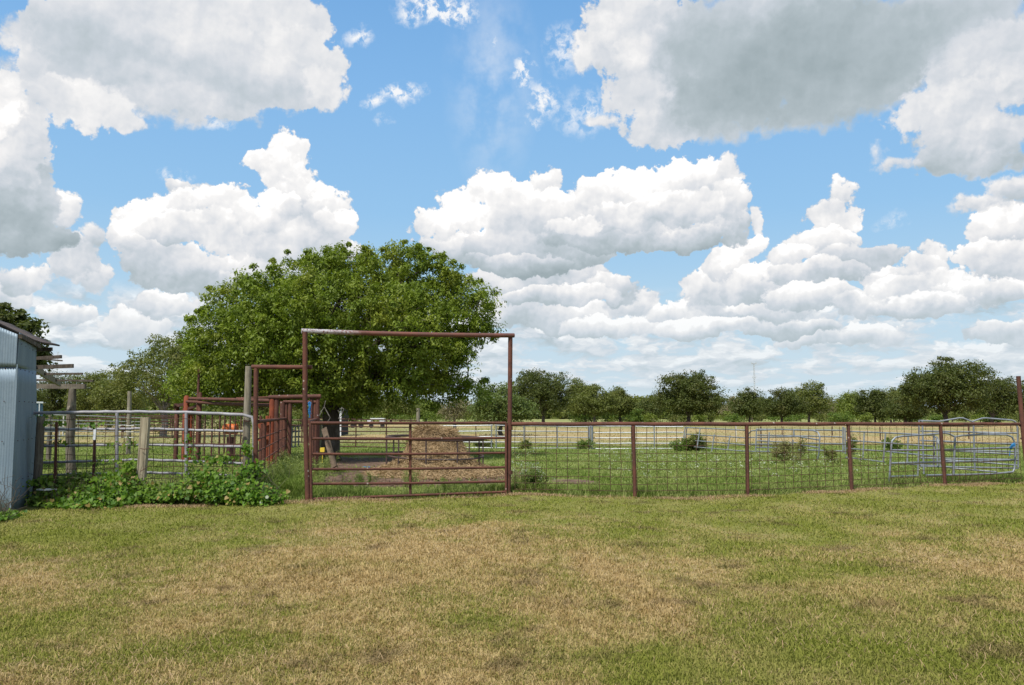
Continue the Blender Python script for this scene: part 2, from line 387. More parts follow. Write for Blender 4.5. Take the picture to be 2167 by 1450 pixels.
# ------------------------------------------------------------------ materials
def mat_begin(name):
    global nt, N
    m = bpy.data.materials.new(name); m.use_nodes = True
    nt = m.node_tree; nt.nodes.clear(); N = nt.nodes.new
    return m
def POS():
    return N('ShaderNodeNewGeometry').outputs['Position']
def ATTR(nm='rnd'):
    n = N('ShaderNodeAttribute'); n.attribute_name = nm; return n.outputs['Fac']
def principled(col, rough=0.7, metal=0.0, bump=None, bstr=0.3, bdist=0.02, spec=0.3):
    b = N('ShaderNodeBsdfPrincipled')
    setin(b.inputs['Base Color'], col if isinstance(col, bpy.types.NodeSocket) else (*col, 1))
    setin(b.inputs['Roughness'], rough); setin(b.inputs['Metallic'], metal)
    b.inputs['Specular IOR Level'].default_value = spec
    if bump is not None:
        bn_ = N('ShaderNodeBump'); bn_.inputs['Strength'].default_value = bstr; bn_.inputs['Distance'].default_value = bdist
        L(bump, bn_.inputs['Height']); L(bn_.outputs[0], b.inputs['Normal'])
    o = N('ShaderNodeOutputMaterial'); L(b.outputs[0], o.inputs[0])
    return b
def C4(c): return (*c, 1.0)
def RGBMIX(f, a, b):
    return MIXC(f, a if isinstance(a, bpy.types.NodeSocket) else C4(a), b if isinstance(b, bpy.types.NodeSocket) else C4(b))

def mat_rust(name, a, b, c, spots=True, sc=1.0):
    m = mat_begin(name); p_ = POS()
    n1 = NOISE(p_, 3.0 * sc, 5, 0.6, dims='3D'); n2 = NOISE(p_, 28 * sc, 4, 0.6, dims='3D')
    col = RGBMIX(RANGE(n1, 0.38, 0.62), a, b)
    col = RGBMIX(M('MULTIPLY', RANGE(n2, 0.52, 0.7), 0.55), col, c)
    if spots:
        v = N('ShaderNodeTexVoronoi'); v.inputs['Scale'].default_value = 9.0; L(p_, v.inputs['Vector'])
        sp = N('ShaderNodeSeparateColor'); L(v.outputs['Color'], sp.inputs[0])
        f = M('MULTIPLY', RANGE(v.outputs['Distance'], 0.20, 0.12), M('GREATER_THAN', sp.outputs[0], 0.84))
        col = RGBMIX(M('MULTIPLY', f, 0.75), col, (0.42, 0.36, 0.32))
    principled(col, 0.78, 0.0, n2, 0.35, 0.006, 0.25)
    return m
RUST = mat_rust('rusty_pipe', (0.122, 0.048, 0.032), (0.082, 0.036, 0.027), (0.18, 0.085, 0.052))
RUST_ORANGE = mat_rust('orange_rust', (0.30, 0.075, 0.030), (0.20, 0.052, 0.026), (0.13, 0.045, 0.03), spots=False)
RUST_DARK = mat_rust('dark_rust', (0.085, 0.036, 0.028), (0.060, 0.030, 0.025), (0.13, 0.06, 0.04), spots=False)
RUST_WIRE = mat_rust('rusty_wire', (0.095, 0.050, 0.032), (0.07, 0.040, 0.026), (0.12, 0.07, 0.045), spots=False)

def mat_beam():
    m = mat_begin('weathered_crossbeam'); p_ = POS()
    n1 = NOISE(p_, 3.0, 5, 0.6, dims='3D'); n2 = NOISE(p_, 26, 4, 0.6, dims='3D')
    sp = N('ShaderNodeSeparateXYZ'); L(p_, sp.inputs[0])
    bare = M('MULTIPLY', RANGE(M('ADD', sp.outputs[0], M('MULTIPLY', n1, 1.2)), -2.95, -2.1, 1.0, 0.0), RANGE(n2, 0.36, 0.55))
    col = RGBMIX(RANGE(n1, 0.38, 0.62), (0.16, 0.06, 0.042), (0.115, 0.05, 0.038))
    col = RGBMIX(bare, col, (0.42, 0.40, 0.42))
    principled(col, 0.6, 0.0, n2, 0.3, 0.005, 0.4)
    return m
BEAM = mat_beam()

def mat_galv(name, a, b, rough=0.5, metal=0.35, rustf=0.0):
    m = mat_begin(name); p_ = POS()
    n1 = NOISE(p_, 5.0, 4, 0.6, dims='3D'); n2 = NOISE(p_, 45, 3, 0.6, dims='3D')
    col = RGBMIX(RANGE(n1, 0.35, 0.65), a, b)
    if rustf: col = RGBMIX(M('MULTIPLY', RANGE(NOISE(p_, 7.0, 5, .65, dims='3D'), 0.62, 0.7), rustf), col, (0.16, 0.06, 0.04))
    principled(col, rough, metal, n2, 0.15, 0.003, 0.5)
    return m
GALV = mat_galv('galvanised_pipe', (0.28, 0.30, 0.315), (0.21, 0.23, 0.245), rustf=0.3)
GALV_OLD = mat_galv('dull_galvanised_pipe', (0.31, 0.305, 0.32), (0.23, 0.225, 0.24), 0.65, 0.05, rustf=0.6)
GALV_BLUE = mat_galv('bluish_galvanised_pipe', (0.26, 0.28, 0.305), (0.20, 0.22, 0.245))
WHITE_RAIL = mat_galv('whitewashed_rail', (0.62, 0.60, 0.56), (0.50, 0.48, 0.44), 0.7, 0.0)

def mat_wood(name, a, b, c):
    m = mat_begin(name); p_ = POS()
    st = V('MULTIPLY', p_, (42.0, 42.0, 3.0))
    n1 = NOISE(st, 1.0, 5, 0.6, dims='3D'); n2 = NOISE(p_, 4.0, 4, 0.6, dims='3D')
    col = RGBMIX(RANGE(n1, 0.3, 0.7), a, b)
    col = RGBMIX(RANGE(n2, 0.5, 0.72), col, c)
    principled(col, 0.9, 0.0, n1, 0.6, 0.01, 0.15)
    return m
WOOD = mat_wood('grey_weathered_wood', (0.27, 0.24, 0.185), (0.16, 0.14, 0.105), (0.30, 0.28, 0.21))
WOOD_DARK = mat_wood('dark_weathered_wood', (0.17, 0.145, 0.115), (0.09, 0.075, 0.06), (0.20, 0.18, 0.14))
WOOD_PALE = mat_wood('pale_split_wood', (0.40, 0.35, 0.25), (0.24, 0.20, 0.14), (0.45, 0.42, 0.32))
BARK = mat_wood('bark', (0.11, 0.09, 0.07), (0.055, 0.045, 0.036), (0.15, 0.13, 0.11))
BARK_PALE = mat_wood('pale_bark', (0.22, 0.20, 0.18), (0.12, 0.105, 0.09), (0.27, 0.25, 0.23))

def mat_plain(name, col, rough=0.6, metal=0.0, var=0.15, scale=6.0, spec=0.4):
    m = mat_begin(name)
    n1 = NOISE(POS(), scale, 4, 0.6, dims='3D')
    c = RGBMIX(n1, tuple(q * (1 - var) for q in col), tuple(min(1, q * (1 + var)) for q in col))
    principled(c, rough, metal, spec=spec)
    return m
BLUE_ROPE = mat_plain('blue_rope', (0.02, 0.15, 0.34), 0.8)
ORANGE = mat_plain('orange_plastic', (0.52, 0.12, 0.02), 0.6)
YELLOW = mat_plain('yellow_plastic', (0.7, 0.5, 0.05), 0.5)
OPENING_SHADE = mat_plain('opening_shade_black', (0.012, 0.012, 0.014), 0.8)
WHITE_PAINT = mat_plain('white_paint', (0.62, 0.64, 0.66), 0.35)
TEAL_PAINT = mat_plain('teal_paint', (0.03, 0.10, 0.14), 0.6)
GLASS = mat_plain('vehicle_glass', (0.05, 0.09, 0.13), 0.08, 0.0, spec=0.9)
TYRE = mat_plain('tyre_rubber', (0.02, 0.02, 0.02), 0.9)
TOWER = mat_plain('mast_metal', (0.42, 0.44, 0.47), 0.6)

def mat_leaf(name, a, b, c, trans=0.35, rough=0.55, dead=None):
    m = mat_begin(name)
    r = ATTR()
    n1 = NOISE(POS(), 0.55, 3, 0.6, dims='3D')
    col = RGBMIX(r, a, b)
    col = RGBMIX(M('MULTIPLY', RANGE(n1, 0.48, 0.72), 0.7), col, c)
    if dead is not None: col = RGBMIX(RANGE(r, 0.93, 0.95), col, dead)
    b1 = N('ShaderNodeBsdfPrincipled'); L(col, b1.inputs['Base Color'])
    b1.inputs['Roughness'].default_value = rough; b1.inputs['Specular IOR Level'].default_value = 0.3
    t = N('ShaderNodeBsdfTranslucent'); L(V('MULTIPLY', col, (1.15, 1.25, 0.7)), t.inputs[0])
    mx = N('ShaderNodeMixShader'); mx.inputs[0].default_value = trans
    L(b1.outputs[0], mx.inputs[1]); L(t.outputs[0], mx.inputs[2])
    o = N('ShaderNodeOutputMaterial'); L(mx.outputs[0], o.inputs[0])
    return m
LEAF_ELM = mat_leaf('broad_tree_leaf', (0.105, 0.160, 0.016), (0.210, 0.270, 0.030), (0.255, 0.270, 0.038))
LEAF_OAK = mat_leaf('dark_oak_leaf', (0.056, 0.080, 0.017), (0.108, 0.126, 0.028), (0.122, 0.112, 0.034))
LEAF_OAK2 = mat_leaf('olive_oak_leaf', (0.090, 0.118, 0.024), (0.170, 0.188, 0.042), (0.190, 0.180, 0.055))
LEAF_LIGHT = mat_leaf('yellow_green_leaf', (0.095, 0.140, 0.018), (0.19, 0.23, 0.035), (0.20, 0.24, 0.05))
LEAF_WILLOW = mat_leaf('feathery_leaf', (0.075, 0.120, 0.028), (0.150, 0.190, 0.050), (0.17, 0.20, 0.06))
LEAF_DRY = mat_leaf('dry_brush_leaf', (0.18, 0.16, 0.085), (0.28, 0.24, 0.14), (0.17, 0.19, 0.07))
LEAF_VINE = mat_leaf('vine_leaf', (0.045, 0.115, 0.008), (0.140, 0.245, 0.018), (0.19, 0.25, 0.022), dead=(0.30, 0.22, 0.07))
LEAF_SHRUB = mat_leaf('shrub_leaf', (0.075, 0.135, 0.020), (0.150, 0.210, 0.035), (0.17, 0.20, 0.05))
HAY = mat_leaf('hay_strand', (0.27, 0.180, 0.095), (0.46, 0.335, 0.190), (0.36, 0.25, 0.14), 0.15, 0.8)
FLOWER = mat_leaf('pale_flower', (0.38, 0.42, 0.30), (0.58, 0.60, 0.48), (0.46, 0.50, 0.36), 0.3)

# colour of what grows (or does not) at a point of the ground: shared by the ground sheet and the blades on it
def sep3(v):
    s_ = N('ShaderNodeSeparateXYZ'); L(v, s_.inputs[0]); return s_.outputs
def blobm(x, y, cx, cy, rx, ry, wob, a=0.75, b=1.1):
    dx = M('MULTIPLY', M('SUBTRACT', x, cx), 1 / rx); dy = M('MULTIPLY', M('SUBTRACT', y, cy), 1 / ry)
    d = M('SQRT', M('ADD', M('MULTIPLY', dx, dx), M('MULTIPLY', dy, dy)))
    return RANGE(M('ADD', d, wob), a, b, 1.0, 0.0)
def lawn_colour(rnd=None):
    p_ = POS(); x, y, z = sep3(p_)
    flat = V('MULTIPLY', p_, (1, 1, 0))
    big = NOISE(flat, 0.22, 5, 0.55, dims='2D')
    mid = NOISE(V('ADD', flat, (31, 7, 0)), 0.9, 5, 0.62, dims='2D')
    sml = NOISE(V('ADD', flat, (3, 57, 0)), 6.0, 4, 0.65, dims='2D')
    t = M('ADD', M('MULTIPLY_ADD', big, 1.5, M('MULTIPLY', mid, 1.35)), M('MULTIPLY', sml, 0.55))      # about 1.5 in the middle
    # dry across the middle, greener towards the fence, at the far left and the near right
    t = M('ADD', t, RANGE(y, 9.5, 14.5, 0.16, -0.30))
    t = M('ADD', t, M('MULTIPLY', blobm(x, y, -6.5, 12.0, 4.0, 4.2, 0.0, 0.3, 1.3), -0.35))
    t = M('ADD', t, M('MULTIPLY', blobm(x, y, 2.6, 5.2, 1.7, 1.7, 0.0, 0.3, 1.4), -0.38))
    t = M('ADD', t, M('MULTIPLY', blobm(x, y, 0.8, 7.6, 1.6, 1.5, 0.0, 0.2, 1.3), 0.22))
    t = M('ADD', t, M('MULTIPLY', blobm(x, y, -0.5, 9.2, 3.0, 1.6, 0.0, 0.2, 1.3), 0.16))
    xs_ = M('MULTIPLY_ADD', M('SUBTRACT', y, 7.8), 0.14, x)      # a worn dry line running off to the right
    t = M('ADD', t, M('MULTIPLY', blobm(xs_, y, 1.08, 7.7, 0.34, 2.3, M('MULTIPLY', M('SUBTRACT', mid, .5), .8), 0.3, 1.2), 0.5))
    t = M('ADD', t, M('MULTIPLY', blobm(x, y, -1.9, 10.0, 1.9, 0.8, M('MULTIPLY', M('SUBTRACT', mid, .5), .8), 0.3, 1.2), 0.22))
    if rnd is not None: t = M('ADD', t, M('MULTIPLY', M('SUBTRACT', rnd, 0.5), 0.60))
    dry = RANGE(t, 1.38, 2.16)
    g = RGBMIX(RANGE(mid, 0.35, 0.65), (0.185, 0.200, 0.042), (0.245, 0.236, 0.074))
    d = RGBMIX(RANGE(sml, 0.35, 0.65), (0.325, 0.226, 0.108), (0.44, 0.335, 0.182))
    col = RGBMIX(dry, g, d)
    brn = M('MULTIPLY', RANGE(NOISE(V('ADD', flat, (91, 17, 0)), 1.3, 5, 0.65, dims='2D'), 0.56, 0.70), 0.6)
    return RGBMIX(brn, col, (0.135, 0.095, 0.055))
def fence_y(x):
    def k(at, sl, sign=1): return M('MULTIPLY', M('MAXIMUM', M('MULTIPLY', M('SUBTRACT', x, at), sign), 0.0), sl)
    return M('MAXIMUM', M('ADD', M('ADD', M('ADD', 17.0, k(-.1, -.16)), k(2.4, .25)), M('ADD', k(4.6, .33), k(-.1, -.416, -1))), 14.6)
def pasture_colour(rnd=None):
    p_ = POS(); x, y, z = sep3(p_)
    flat = V('MULTIPLY', p_, (1, 1, 0))
    mid = NOISE(V('ADD', flat, (11, 3, 0)), 0.5, 5, 0.6, dims='2D')
    sml = NOISE(V('ADD', flat, (5, 9, 0)), 4.0, 4, 0.65, dims='2D')
    t = M('ADD', mid, M('MULTIPLY', M('SUBTRACT', sml, 0.5), 0.5))
    if rnd is not None: t = M('ADD', t, M('MULTIPLY', M('SUBTRACT', rnd, 0.5), 0.35))
    g = RGBMIX(RANGE(t, 0.32, 0.68), (0.135, 0.190, 0.042), (0.245, 0.275, 0.100))
    # the open field behind: dry and straw-coloured, in long streaks
    st = NOISE(V('MULTIPLY', flat, (0.03, 0.06, 0)), 1.0, 5, 0.6, dims='2D')
    field = RGBMIX(RANGE(M('ADD', st, M('MULTIPLY', M('SUBTRACT', sml, 0.5), 0.15)), 0.40, 0.60), (0.38, 0.29, 0.145), (0.25, 0.24, 0.10))
    far = RGBMIX(RANGE(st, 0.4, 0.6), (0.30, 0.29, 0.12), (0.20, 0.24, 0.075))
    field = RGBMIX(RANGE(y, 105.0, 150.0), field, far)
    col = RGBMIX(RANGE(M('ADD', y, M('MULTIPLY', mid, 8.0)), 44.0, 52.0), g, field)
    # the trodden dirt round the feeder and under the tree
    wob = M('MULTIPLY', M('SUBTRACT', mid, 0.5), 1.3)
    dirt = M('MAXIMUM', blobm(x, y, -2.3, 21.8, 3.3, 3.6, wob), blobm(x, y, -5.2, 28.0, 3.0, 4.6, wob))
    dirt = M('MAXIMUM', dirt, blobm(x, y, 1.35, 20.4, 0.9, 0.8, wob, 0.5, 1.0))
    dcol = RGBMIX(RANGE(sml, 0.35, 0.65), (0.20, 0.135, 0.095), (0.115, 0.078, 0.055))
    return col, dirt, dcol

gm = mat_begin('ground'); 
lc_ = lawn_colour()
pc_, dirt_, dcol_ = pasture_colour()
xyz = sep3(POS())
edge = M('SUBTRACT', xyz[1], fence_y(xyz[0]))
edge = M('ADD', edge, M('MULTIPLY', M('SUBTRACT', NOISE(POS(), 1.5, 4, .6, dims='3D'), 0.5), 0.7))
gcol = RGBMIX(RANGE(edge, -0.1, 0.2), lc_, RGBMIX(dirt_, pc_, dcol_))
strip = M('MULTIPLY', RANGE(M('ABSOLUTE', edge), 0.12, 0.4, 1.0, 0.0), RANGE(NOISE(POS(), 0.8, 3, .6, dims='3D'), .42, .6, .1, .75))       # dead clippings along the fence line
gcol = RGBMIX(strip, gcol, (0.25, 0.165, 0.09))
gcol = V('MULTIPLY', gcol, (0.92, 0.92, 0.92))
principled(gcol, 0.95, 0.0, NOISE(POS(), 22.0, 6, 0.7, dims='3D'), 0.8, 0.05, 0.1)
GROUND = gm
def mat_blade(name, lawn):
    m = mat_begin(name)
    r = ATTR()
    if lawn: col = lawn_colour(r)
    else: col = pasture_colour(r)[0]
    col = V('MULTIPLY', col, (1.12, 1.12, 1.05))
    b1 = N('ShaderNodeBsdfDiffuse'); L(col, b1.inputs['Color'])
    t = N('ShaderNodeBsdfTranslucent'); L(V('MULTIPLY', col, (1.1, 1.2, 0.8)), t.inputs[0])
    mx = N('ShaderNodeMixShader'); mx.inputs[0].default_value = 0.3
    L(b1.outputs[0], mx.inputs[1]); L(t.outputs[0], mx.inputs[2])
    o = N('ShaderNodeOutputMaterial'); L(mx.outputs[0], o.inputs[0])
    return m
BLADE_LAWN = mat_blade('lawn_blade', True)
BLADE_PASTURE = mat_blade('pasture_blade', False)

# ------------------------------------------------------------------ the ground, one sheet to the horizon
def hgt(x, y):
    x = np.asarray(x, float); y = np.asarray(y, float)
    h = 0.018 * np.sin(x * 1.3 + 0.7 * np.sin(y * 0.9)) * np.cos(y * 1.1 + 1.0) + 0.012 * np.sin(x * 3.1 + y * 2.3) + 0.02 * np.sin(x * 0.37 + y * 0.21)
    near = np.clip((70 - y) / 30, 0, 1) * np.clip((40 - abs(x)) / 10, 0, 1)
    d = np.sqrt(((x + 2.3) / 3.3) ** 2 + ((y - 21.8) / 3.6) ** 2)
    rough = 0.035 * np.clip(1.2 - d, 0, 1) * np.sin(x * 9 + 2 * np.sin(y * 5)) * np.sin(y * 8 + 1.5 * np.sin(x * 6))
    return h * near + rough
def axis(lo, hi, step, far, k=1.35):
    a = list(np.arange(lo, hi, step)); s_ = step; v = hi
    while v < far: a.append(v); s_ *= k; v += s_
    a.append(far)
    s_ = step; v = lo - step; b = []
    while v > -far: b.append(v); s_ *= k; v -= s_
    b.append(-far)
    return np.array(b[::-1] + a)
gx, gy = axis(-22, 22, 0.2, 3200), axis(2, 45, 0.2, 3200)
XX, YY = np.meshgrid(gx, gy)
gv = np.stack([XX, YY, hgt(XX, YY)], -1).reshape(-1, 3)
nx_, ny_ = len(gx), len(gy)
ii = (np.arange(ny_ - 1)[:, None] * nx_ + np.arange(nx_ - 1)[None, :]).ravel()
tag(np_mesh('ground', gv, quads=np.stack([ii, ii + 1, ii + nx_ + 1, ii + nx_], 1), mat=GROUND, smooth=True), kind='structure')

# ------------------------------------------------------------------ the corrugated shed
def mat_tin():
    m = mat_begin('corrugated_tin'); p_ = POS()
    n1 = NOISE(V('MULTIPLY', p_, (3, 3, 0.7)), 1.0, 5, 0.6, dims='3D'); n2 = NOISE(p_, 30, 4, 0.6, dims='3D')
    col = RGBMIX(RANGE(n1, 0.35, 0.65), (0.155, 0.21, 0.26), (0.21, 0.27, 0.32))
    col = RGBMIX(M('MULTIPLY', RANGE(n2, 0.45, 0.7), 0.35), col, (0.12, 0.165, 0.205))
    stain = RANGE(NOISE(V('MULTIPLY', p_, (6, 6, 0.5)), 1.0, 4, 0.6, dims='3D'), 0.58, 0.75)
    col = RGBMIX(M('MULTIPLY', stain, 0.5), col, (0.15, 0.15, 0.155))
    principled(col, 0.55, 0.25, n2, 0.15, 0.004, 0.4)
    return m
TIN = mat_tin()
ROOFTIN = mat_plain('rusty_roof_tin', (0.075, 0.055, 0.045), 0.8, 0.0, 0.4, 5.0)
shed = thing('tin_shed', 'grey blue corrugated tin shed with a dark roof edge at the left of the lawn', 'shed', (-10.2, 15.0, 0))
def corrugated(pts, z0, z1, pitch=0.042, amp=0.0020, name='wall_sheet', lean=0.0):
    """a vertical sheet along the ground polyline pts, z0/z1 functions of the distance along it"""
    q = [Vector((a[0], a[1], 0)) for a in pts]; segs = [(q[i + 1] - q[i]).length for i in range(len(q) - 1)]; tot = sum(segs)
    n = int(tot / pitch * 8); vs = []; rows_ = 9
    for i in range(n + 1):
        s_ = tot * i / n; k = 0; r_ = s_
        while k < len(segs) - 1 and r_ > segs[k]: r_ -= segs[k]; k += 1
        d = (q[k + 1] - q[k]).normalized(); pnt = q[k] + d * r_; nn = Vector((d.y, -d.x, 0))
        off = amp * math.sin(2 * math.pi * s_ / pitch)
        for j in range(rows_):
            z = z0(s_ / tot) + (z1(s_ / tot) - z0(s_ / tot)) * j / (rows_ - 1)
            w = 0.012 * math.sin(z * 2.2 + s_ * 1.7)
            e = pnt + nn * (off + w); vs.append((e.x + lean * max(0, 1 - z / 2.9) * min(1.0, s_ / 1.0), e.y, z))
    ii = (np.arange(n)[:, None] * rows_ + np.arange(rows_ - 1)[None, :]).ravel()
    o = np_mesh(name, np.array(vs), quads=np.stack([ii, ii + rows_, ii + rows_ + 1, ii + 1], 1), mat=TIN, parent=shed, smooth=True)
    sd = o.modifiers.new('thick', 'SOLIDIFY'); sd.thickness = 0.004; sd.offset = 0
    return o
sA, sB, sC, sD = (-13.2, 13.45), (X(30, 13.9), 13.9), (X(70, 16.1), 16.1), (-13.4, 17.2)
corrugated([sA, sB], lambda t: -0.02, lambda t: 2.40, name='wall_sheet')
corrugated([(sA[0] + .01, sA[1] - .02), (sB[0] + .01, sB[1] - .02)], lambda t: 2.36, lambda t: 2.89 + 0.42 * (1 - t) * 5.0)
corrugated([sB, sC], lambda t: -0.02, lambda t: 2.40, lean=.11)
corrugated([(sB[0] + .025, sB[1] - .008), (sC[0] + .02, sC[1] - .008)], lambda t: 2.36, lambda t: 2.92)
corrugated([sC, sD], lambda t: 0.0, lambda t: 2.9 + .42 * t * 4.5)
m = MB()                                                                            # the flaps of the seam at the corner
m.bar((sB[0] + .018, sB[1] - .018, 0.0), (sB[0] + .018, sB[1] - .018, 2.40), 0.03, 0.012, up=(0, 1, 0))
m.build('corner_flashing', TIN, shed, smooth=False)
m = MB()
for z_ in (.5, 1.15, 1.8, 2.33, 2.75):
    for k in range(16):
        q = Vector((sA[0], sA[1], 0)).lerp(Vector((sB[0], sB[1], 0)), (k + .5) / 16); m.box((q.x, q.y - .012, z_ + .01 * math.sin(k * 5)), (.013, .010, .013))
    for k in range(5):
        q = Vector((sB[0], sB[1], 0)).lerp(Vector((sC[0], sC[1], 0)), (k + .5) / 5); m.box((q.x + .03 + .11 * max(0, 1 - z_ / 2.9) * min(1, 2.3 * (k + .5) / 5), q.y, z_), (.010, .013, .013))
tag(m.build('screw', RUST_DARK, shed, smooth=False), kind='stuff')
def roof_sheet():
    n, k = 60, 10; vs = []
    for i in range(n + 1):
        t = i / n; x = -13.5 + t * (X(88, 16.3) + 13.5)
        for j in range(k + 1):
            y = 13.35 + 0.50 * t + (3.2 - 0.2 * t) * j / k
            zz = 0.008 * math.sin(x * 2 * math.pi / 0.1) + 0.012 * math.sin(x * 4.9)
            if t > 0.8 and j / k < 0.5: pass
            vs.append((x, y, zz))
    return np.array(vs), n, k
rv, rn, rk = roof_sheet()
# the right edge of the roof follows the wall running away from the lawn
for a in range(len(rv)):
    x, y = rv[a, 0], rv[a, 1]
    t = np.clip((y - 13.85) / 2.3, 0, 1.2); lim = sB[0] + 0.16 + (sC[0] - sB[0]) * t + 0.10 * t
    if x > lim: rv[a, 0] = lim; x = lim
    rv[a, 2] += 2.95 + 0.42 * (sB[0] - (sB[0] - sC[0]) * min(max((y - 13.9) / 2.2, 0), 1) - x) + .02
ii = (np.arange(rn)[:, None] * (rk + 1) + np.arange(rk)[None, :]).ravel()
o = np_mesh('roof', rv, quads=np.stack([ii, ii + rk + 1, ii + rk + 2, ii + 1], 1), mat=ROOFTIN, parent=shed, smooth=True)
sd = o.modifiers.new('thick', 'SOLIDIFY'); sd.thickness = 0.03; sd.offset = -1
MB().bar((sB[0] + .05, sB[1] - .02, 2.86), (sC[0] + .07, sC[1], 2.86), 0.05, 0.07).build('eave_board', BARK, shed, smooth=False)  # shade under the eave is put into the board's dark colour

# the bare timber lean-to behind it
lt = thing('lean_to_frame', 'bare roofless timber lean-to frame of purlins, rafter and one post behind the tin shed', 'lean-to', (-12, 20, 0))
for x1, y1, x2, y2, Y, w, h in ((40, 742, 110, 739, 16.7, .06, .07), (40, 761, 130, 755, 18.0, .06, .07), (60, 758, 132, 763.5, 18.3, .03, .03), (60, 778, 155, 774.5, 19.4, .06, .09), (55, 792, 175, 791, 20.8, .05, .05), (55, 804, 197, 806, 22.0, .05, .05)):
    MB().bar(P(x1, y1, Y), P(x2, y2, Y), w, h).build('purlin', BARK, lt, smooth=False)  # dark bark colour stands in for the shade on their backlit undersides
MB().bar(P(50, 764, 18.0), P(90, 789, 20.6), .06, .15).build('rafter', WOOD, lt, smooth=False)
MB().bar(P(87, 789, 20.6), P(127, 812, 22.6), .05, .15).build('rafter', WOOD, lt, smooth=False)
MB().bar(P(58, 817.5, 23.0), P(181, 818, 23.0), .12, .13).build('beam', WOOD_DARK, lt, smooth=False)
m = MB(); pts = [P(151, 1000, 23)] ; pts[0].z = -.05
m.tube([pts[0], P(148, 930, 23), P(151, 870, 23), P(154, 822, 23)], [.13, .115, .12, .09], 10).tube([P(148, 862, 22.9), P(144, 868, 22.8), P(143, 876, 22.8)], [.05, .04, .01], 6)
m.build('post', WOOD_DARK, lt)

# ------------------------------------------------------------------ pipe work in front
def wire_grid(pts_top, z_bot, n_v, zs, name, parent, mat, r=0.0052, wob=0.006, seed=1):
    """welded wire mesh hung along a straight stretch a-b"""
    a, b = pts_top; rr = random.Random(seed); m = MB()
    for i in range(n_v + 1):
        t = i / n_v; q = a.lerp(b, t)
        pp = []
        for j in range(6):
            z = q.z + (z_bot - q.z) * j / 5
            pp.append((q.x + rr.uniform(-wob, wob), q.y + rr.uniform(-wob, wob), z))
        m.tube(pp, r, 4, cap=False)
    for zf in zs:
        pp = []
        for i in range(n_v + 1):
            q = a.lerp(b, i / n_v); z = q.z + (z_bot - q.z) * zf
            pp.append((q.x, q.y - 0.006 + rr.uniform(-wob, wob), z + rr.uniform(-wob, wob)))
        m.tube(pp, r, 4, cap=False)
    return m.build(name, mat, parent, sharp=False)

FP = [(1078, 17.0), (1340, 16.6), (1580, 16.8), (1795, 17.8), (1990, 18.8), (2157, 19.8)]
pf = thing('pipe_fence', 'rusty pipe and wire mesh fence from the tall gateway to the right edge', 'fence', (X(1580, 16.8), 16.8, 0))
rail = [P(px, 897.5, Y) for px, Y in FP]; rail[0] = P(1083, 897.5, 17.0)
m = MB(); fine_rail = []
for a, b in zip(rail, rail[1:]):
    for k in range(6): q = a.lerp(b, k / 6); q.z += 0.004 * math.sin(k * 1.7 + a.x); fine_rail.append(q)
fine_rail.append(rail[-1]); m.tube(fine_rail, 0.040, 10); m.build('top_rail', RUST, pf)
for i, (px, Y) in enumerate(FP[1:-1]):
    t_ = P(px, 897.5, Y); lean = (0.02, -0.01, 0.03, 0.05)[i]
    MB().tube([(t_.x, t_.y, t_.z - .03), (t_.x + lean * .5, t_.y, .7), (t_.x + lean, t_.y, -0.1)], 0.038, 10).build('post', RUST, pf)
for i in range(5):
    a, b = rail[i].copy(), rail[i + 1].copy(); a.z -= .05; b.z -= .05; a.x += .06; b.x -= .04; a.y -= .035; b.y -= .035
    wire_grid((a, b), 0.10, round((b - a).length / 0.205), (.30, .42, .54, .66, .78, .89, .99), 'wire_mesh', pf, RUST_WIRE, seed=i)
a = P(2155, 796, 19.8); m = MB(); m.tube([a, (a.x + .04, a.y, 1.3), (a.x + .12, a.y, -.1)], 0.05, 10); m.build('corner_post', RUST, pf)
MB().tube([P(2158, 901, 19.8), P(2260, 903, 20.6)], 0.02, 8).build('side_rail', RUST_DARK, pf)
MB().tube([P(2160, 928, 19.8), P(2260, 931, 20.6)], 0.02, 8).build('side_rail', RUST_DARK, pf)

# tall gateway
gw = thing('pipe_gateway', 'tall rusty pipe gateway frame with a long crossbeam over the closed gate', 'gateway', (X(864, 16.2), 16.2, 0))
LY, RY = 15.5, 17.0
MB().tube([P(645.5, 703, LY), P(645.5, 870, LY), (P(652, 1060, LY).x, LY, -.1)], 0.046, 12).build('post', RUST, gw)
MB().tube([P(1080, 713, RY), P(1079, 870, RY), (P(1075.5, 1040, RY).x, RY, -.1)], 0.045, 12).build('post', RUST, gw)
a, b = P(638, 700.5, LY), P(1088, 710, RY); pts = []
for k in range(9): q = a.lerp(b, k / 8); q.z -= 0.02 * math.sin(math.pi * k / 8); pts.append(q)
MB().tube(pts, 0.044, 12).build('crossbeam', BEAM, gw)
for y in (906, 1000): MB().tube([P(1079.2, y - 4, RY), P(1079.2, y + 4, RY)], 0.053, 12).build('hinge_collar', RUST, gw)
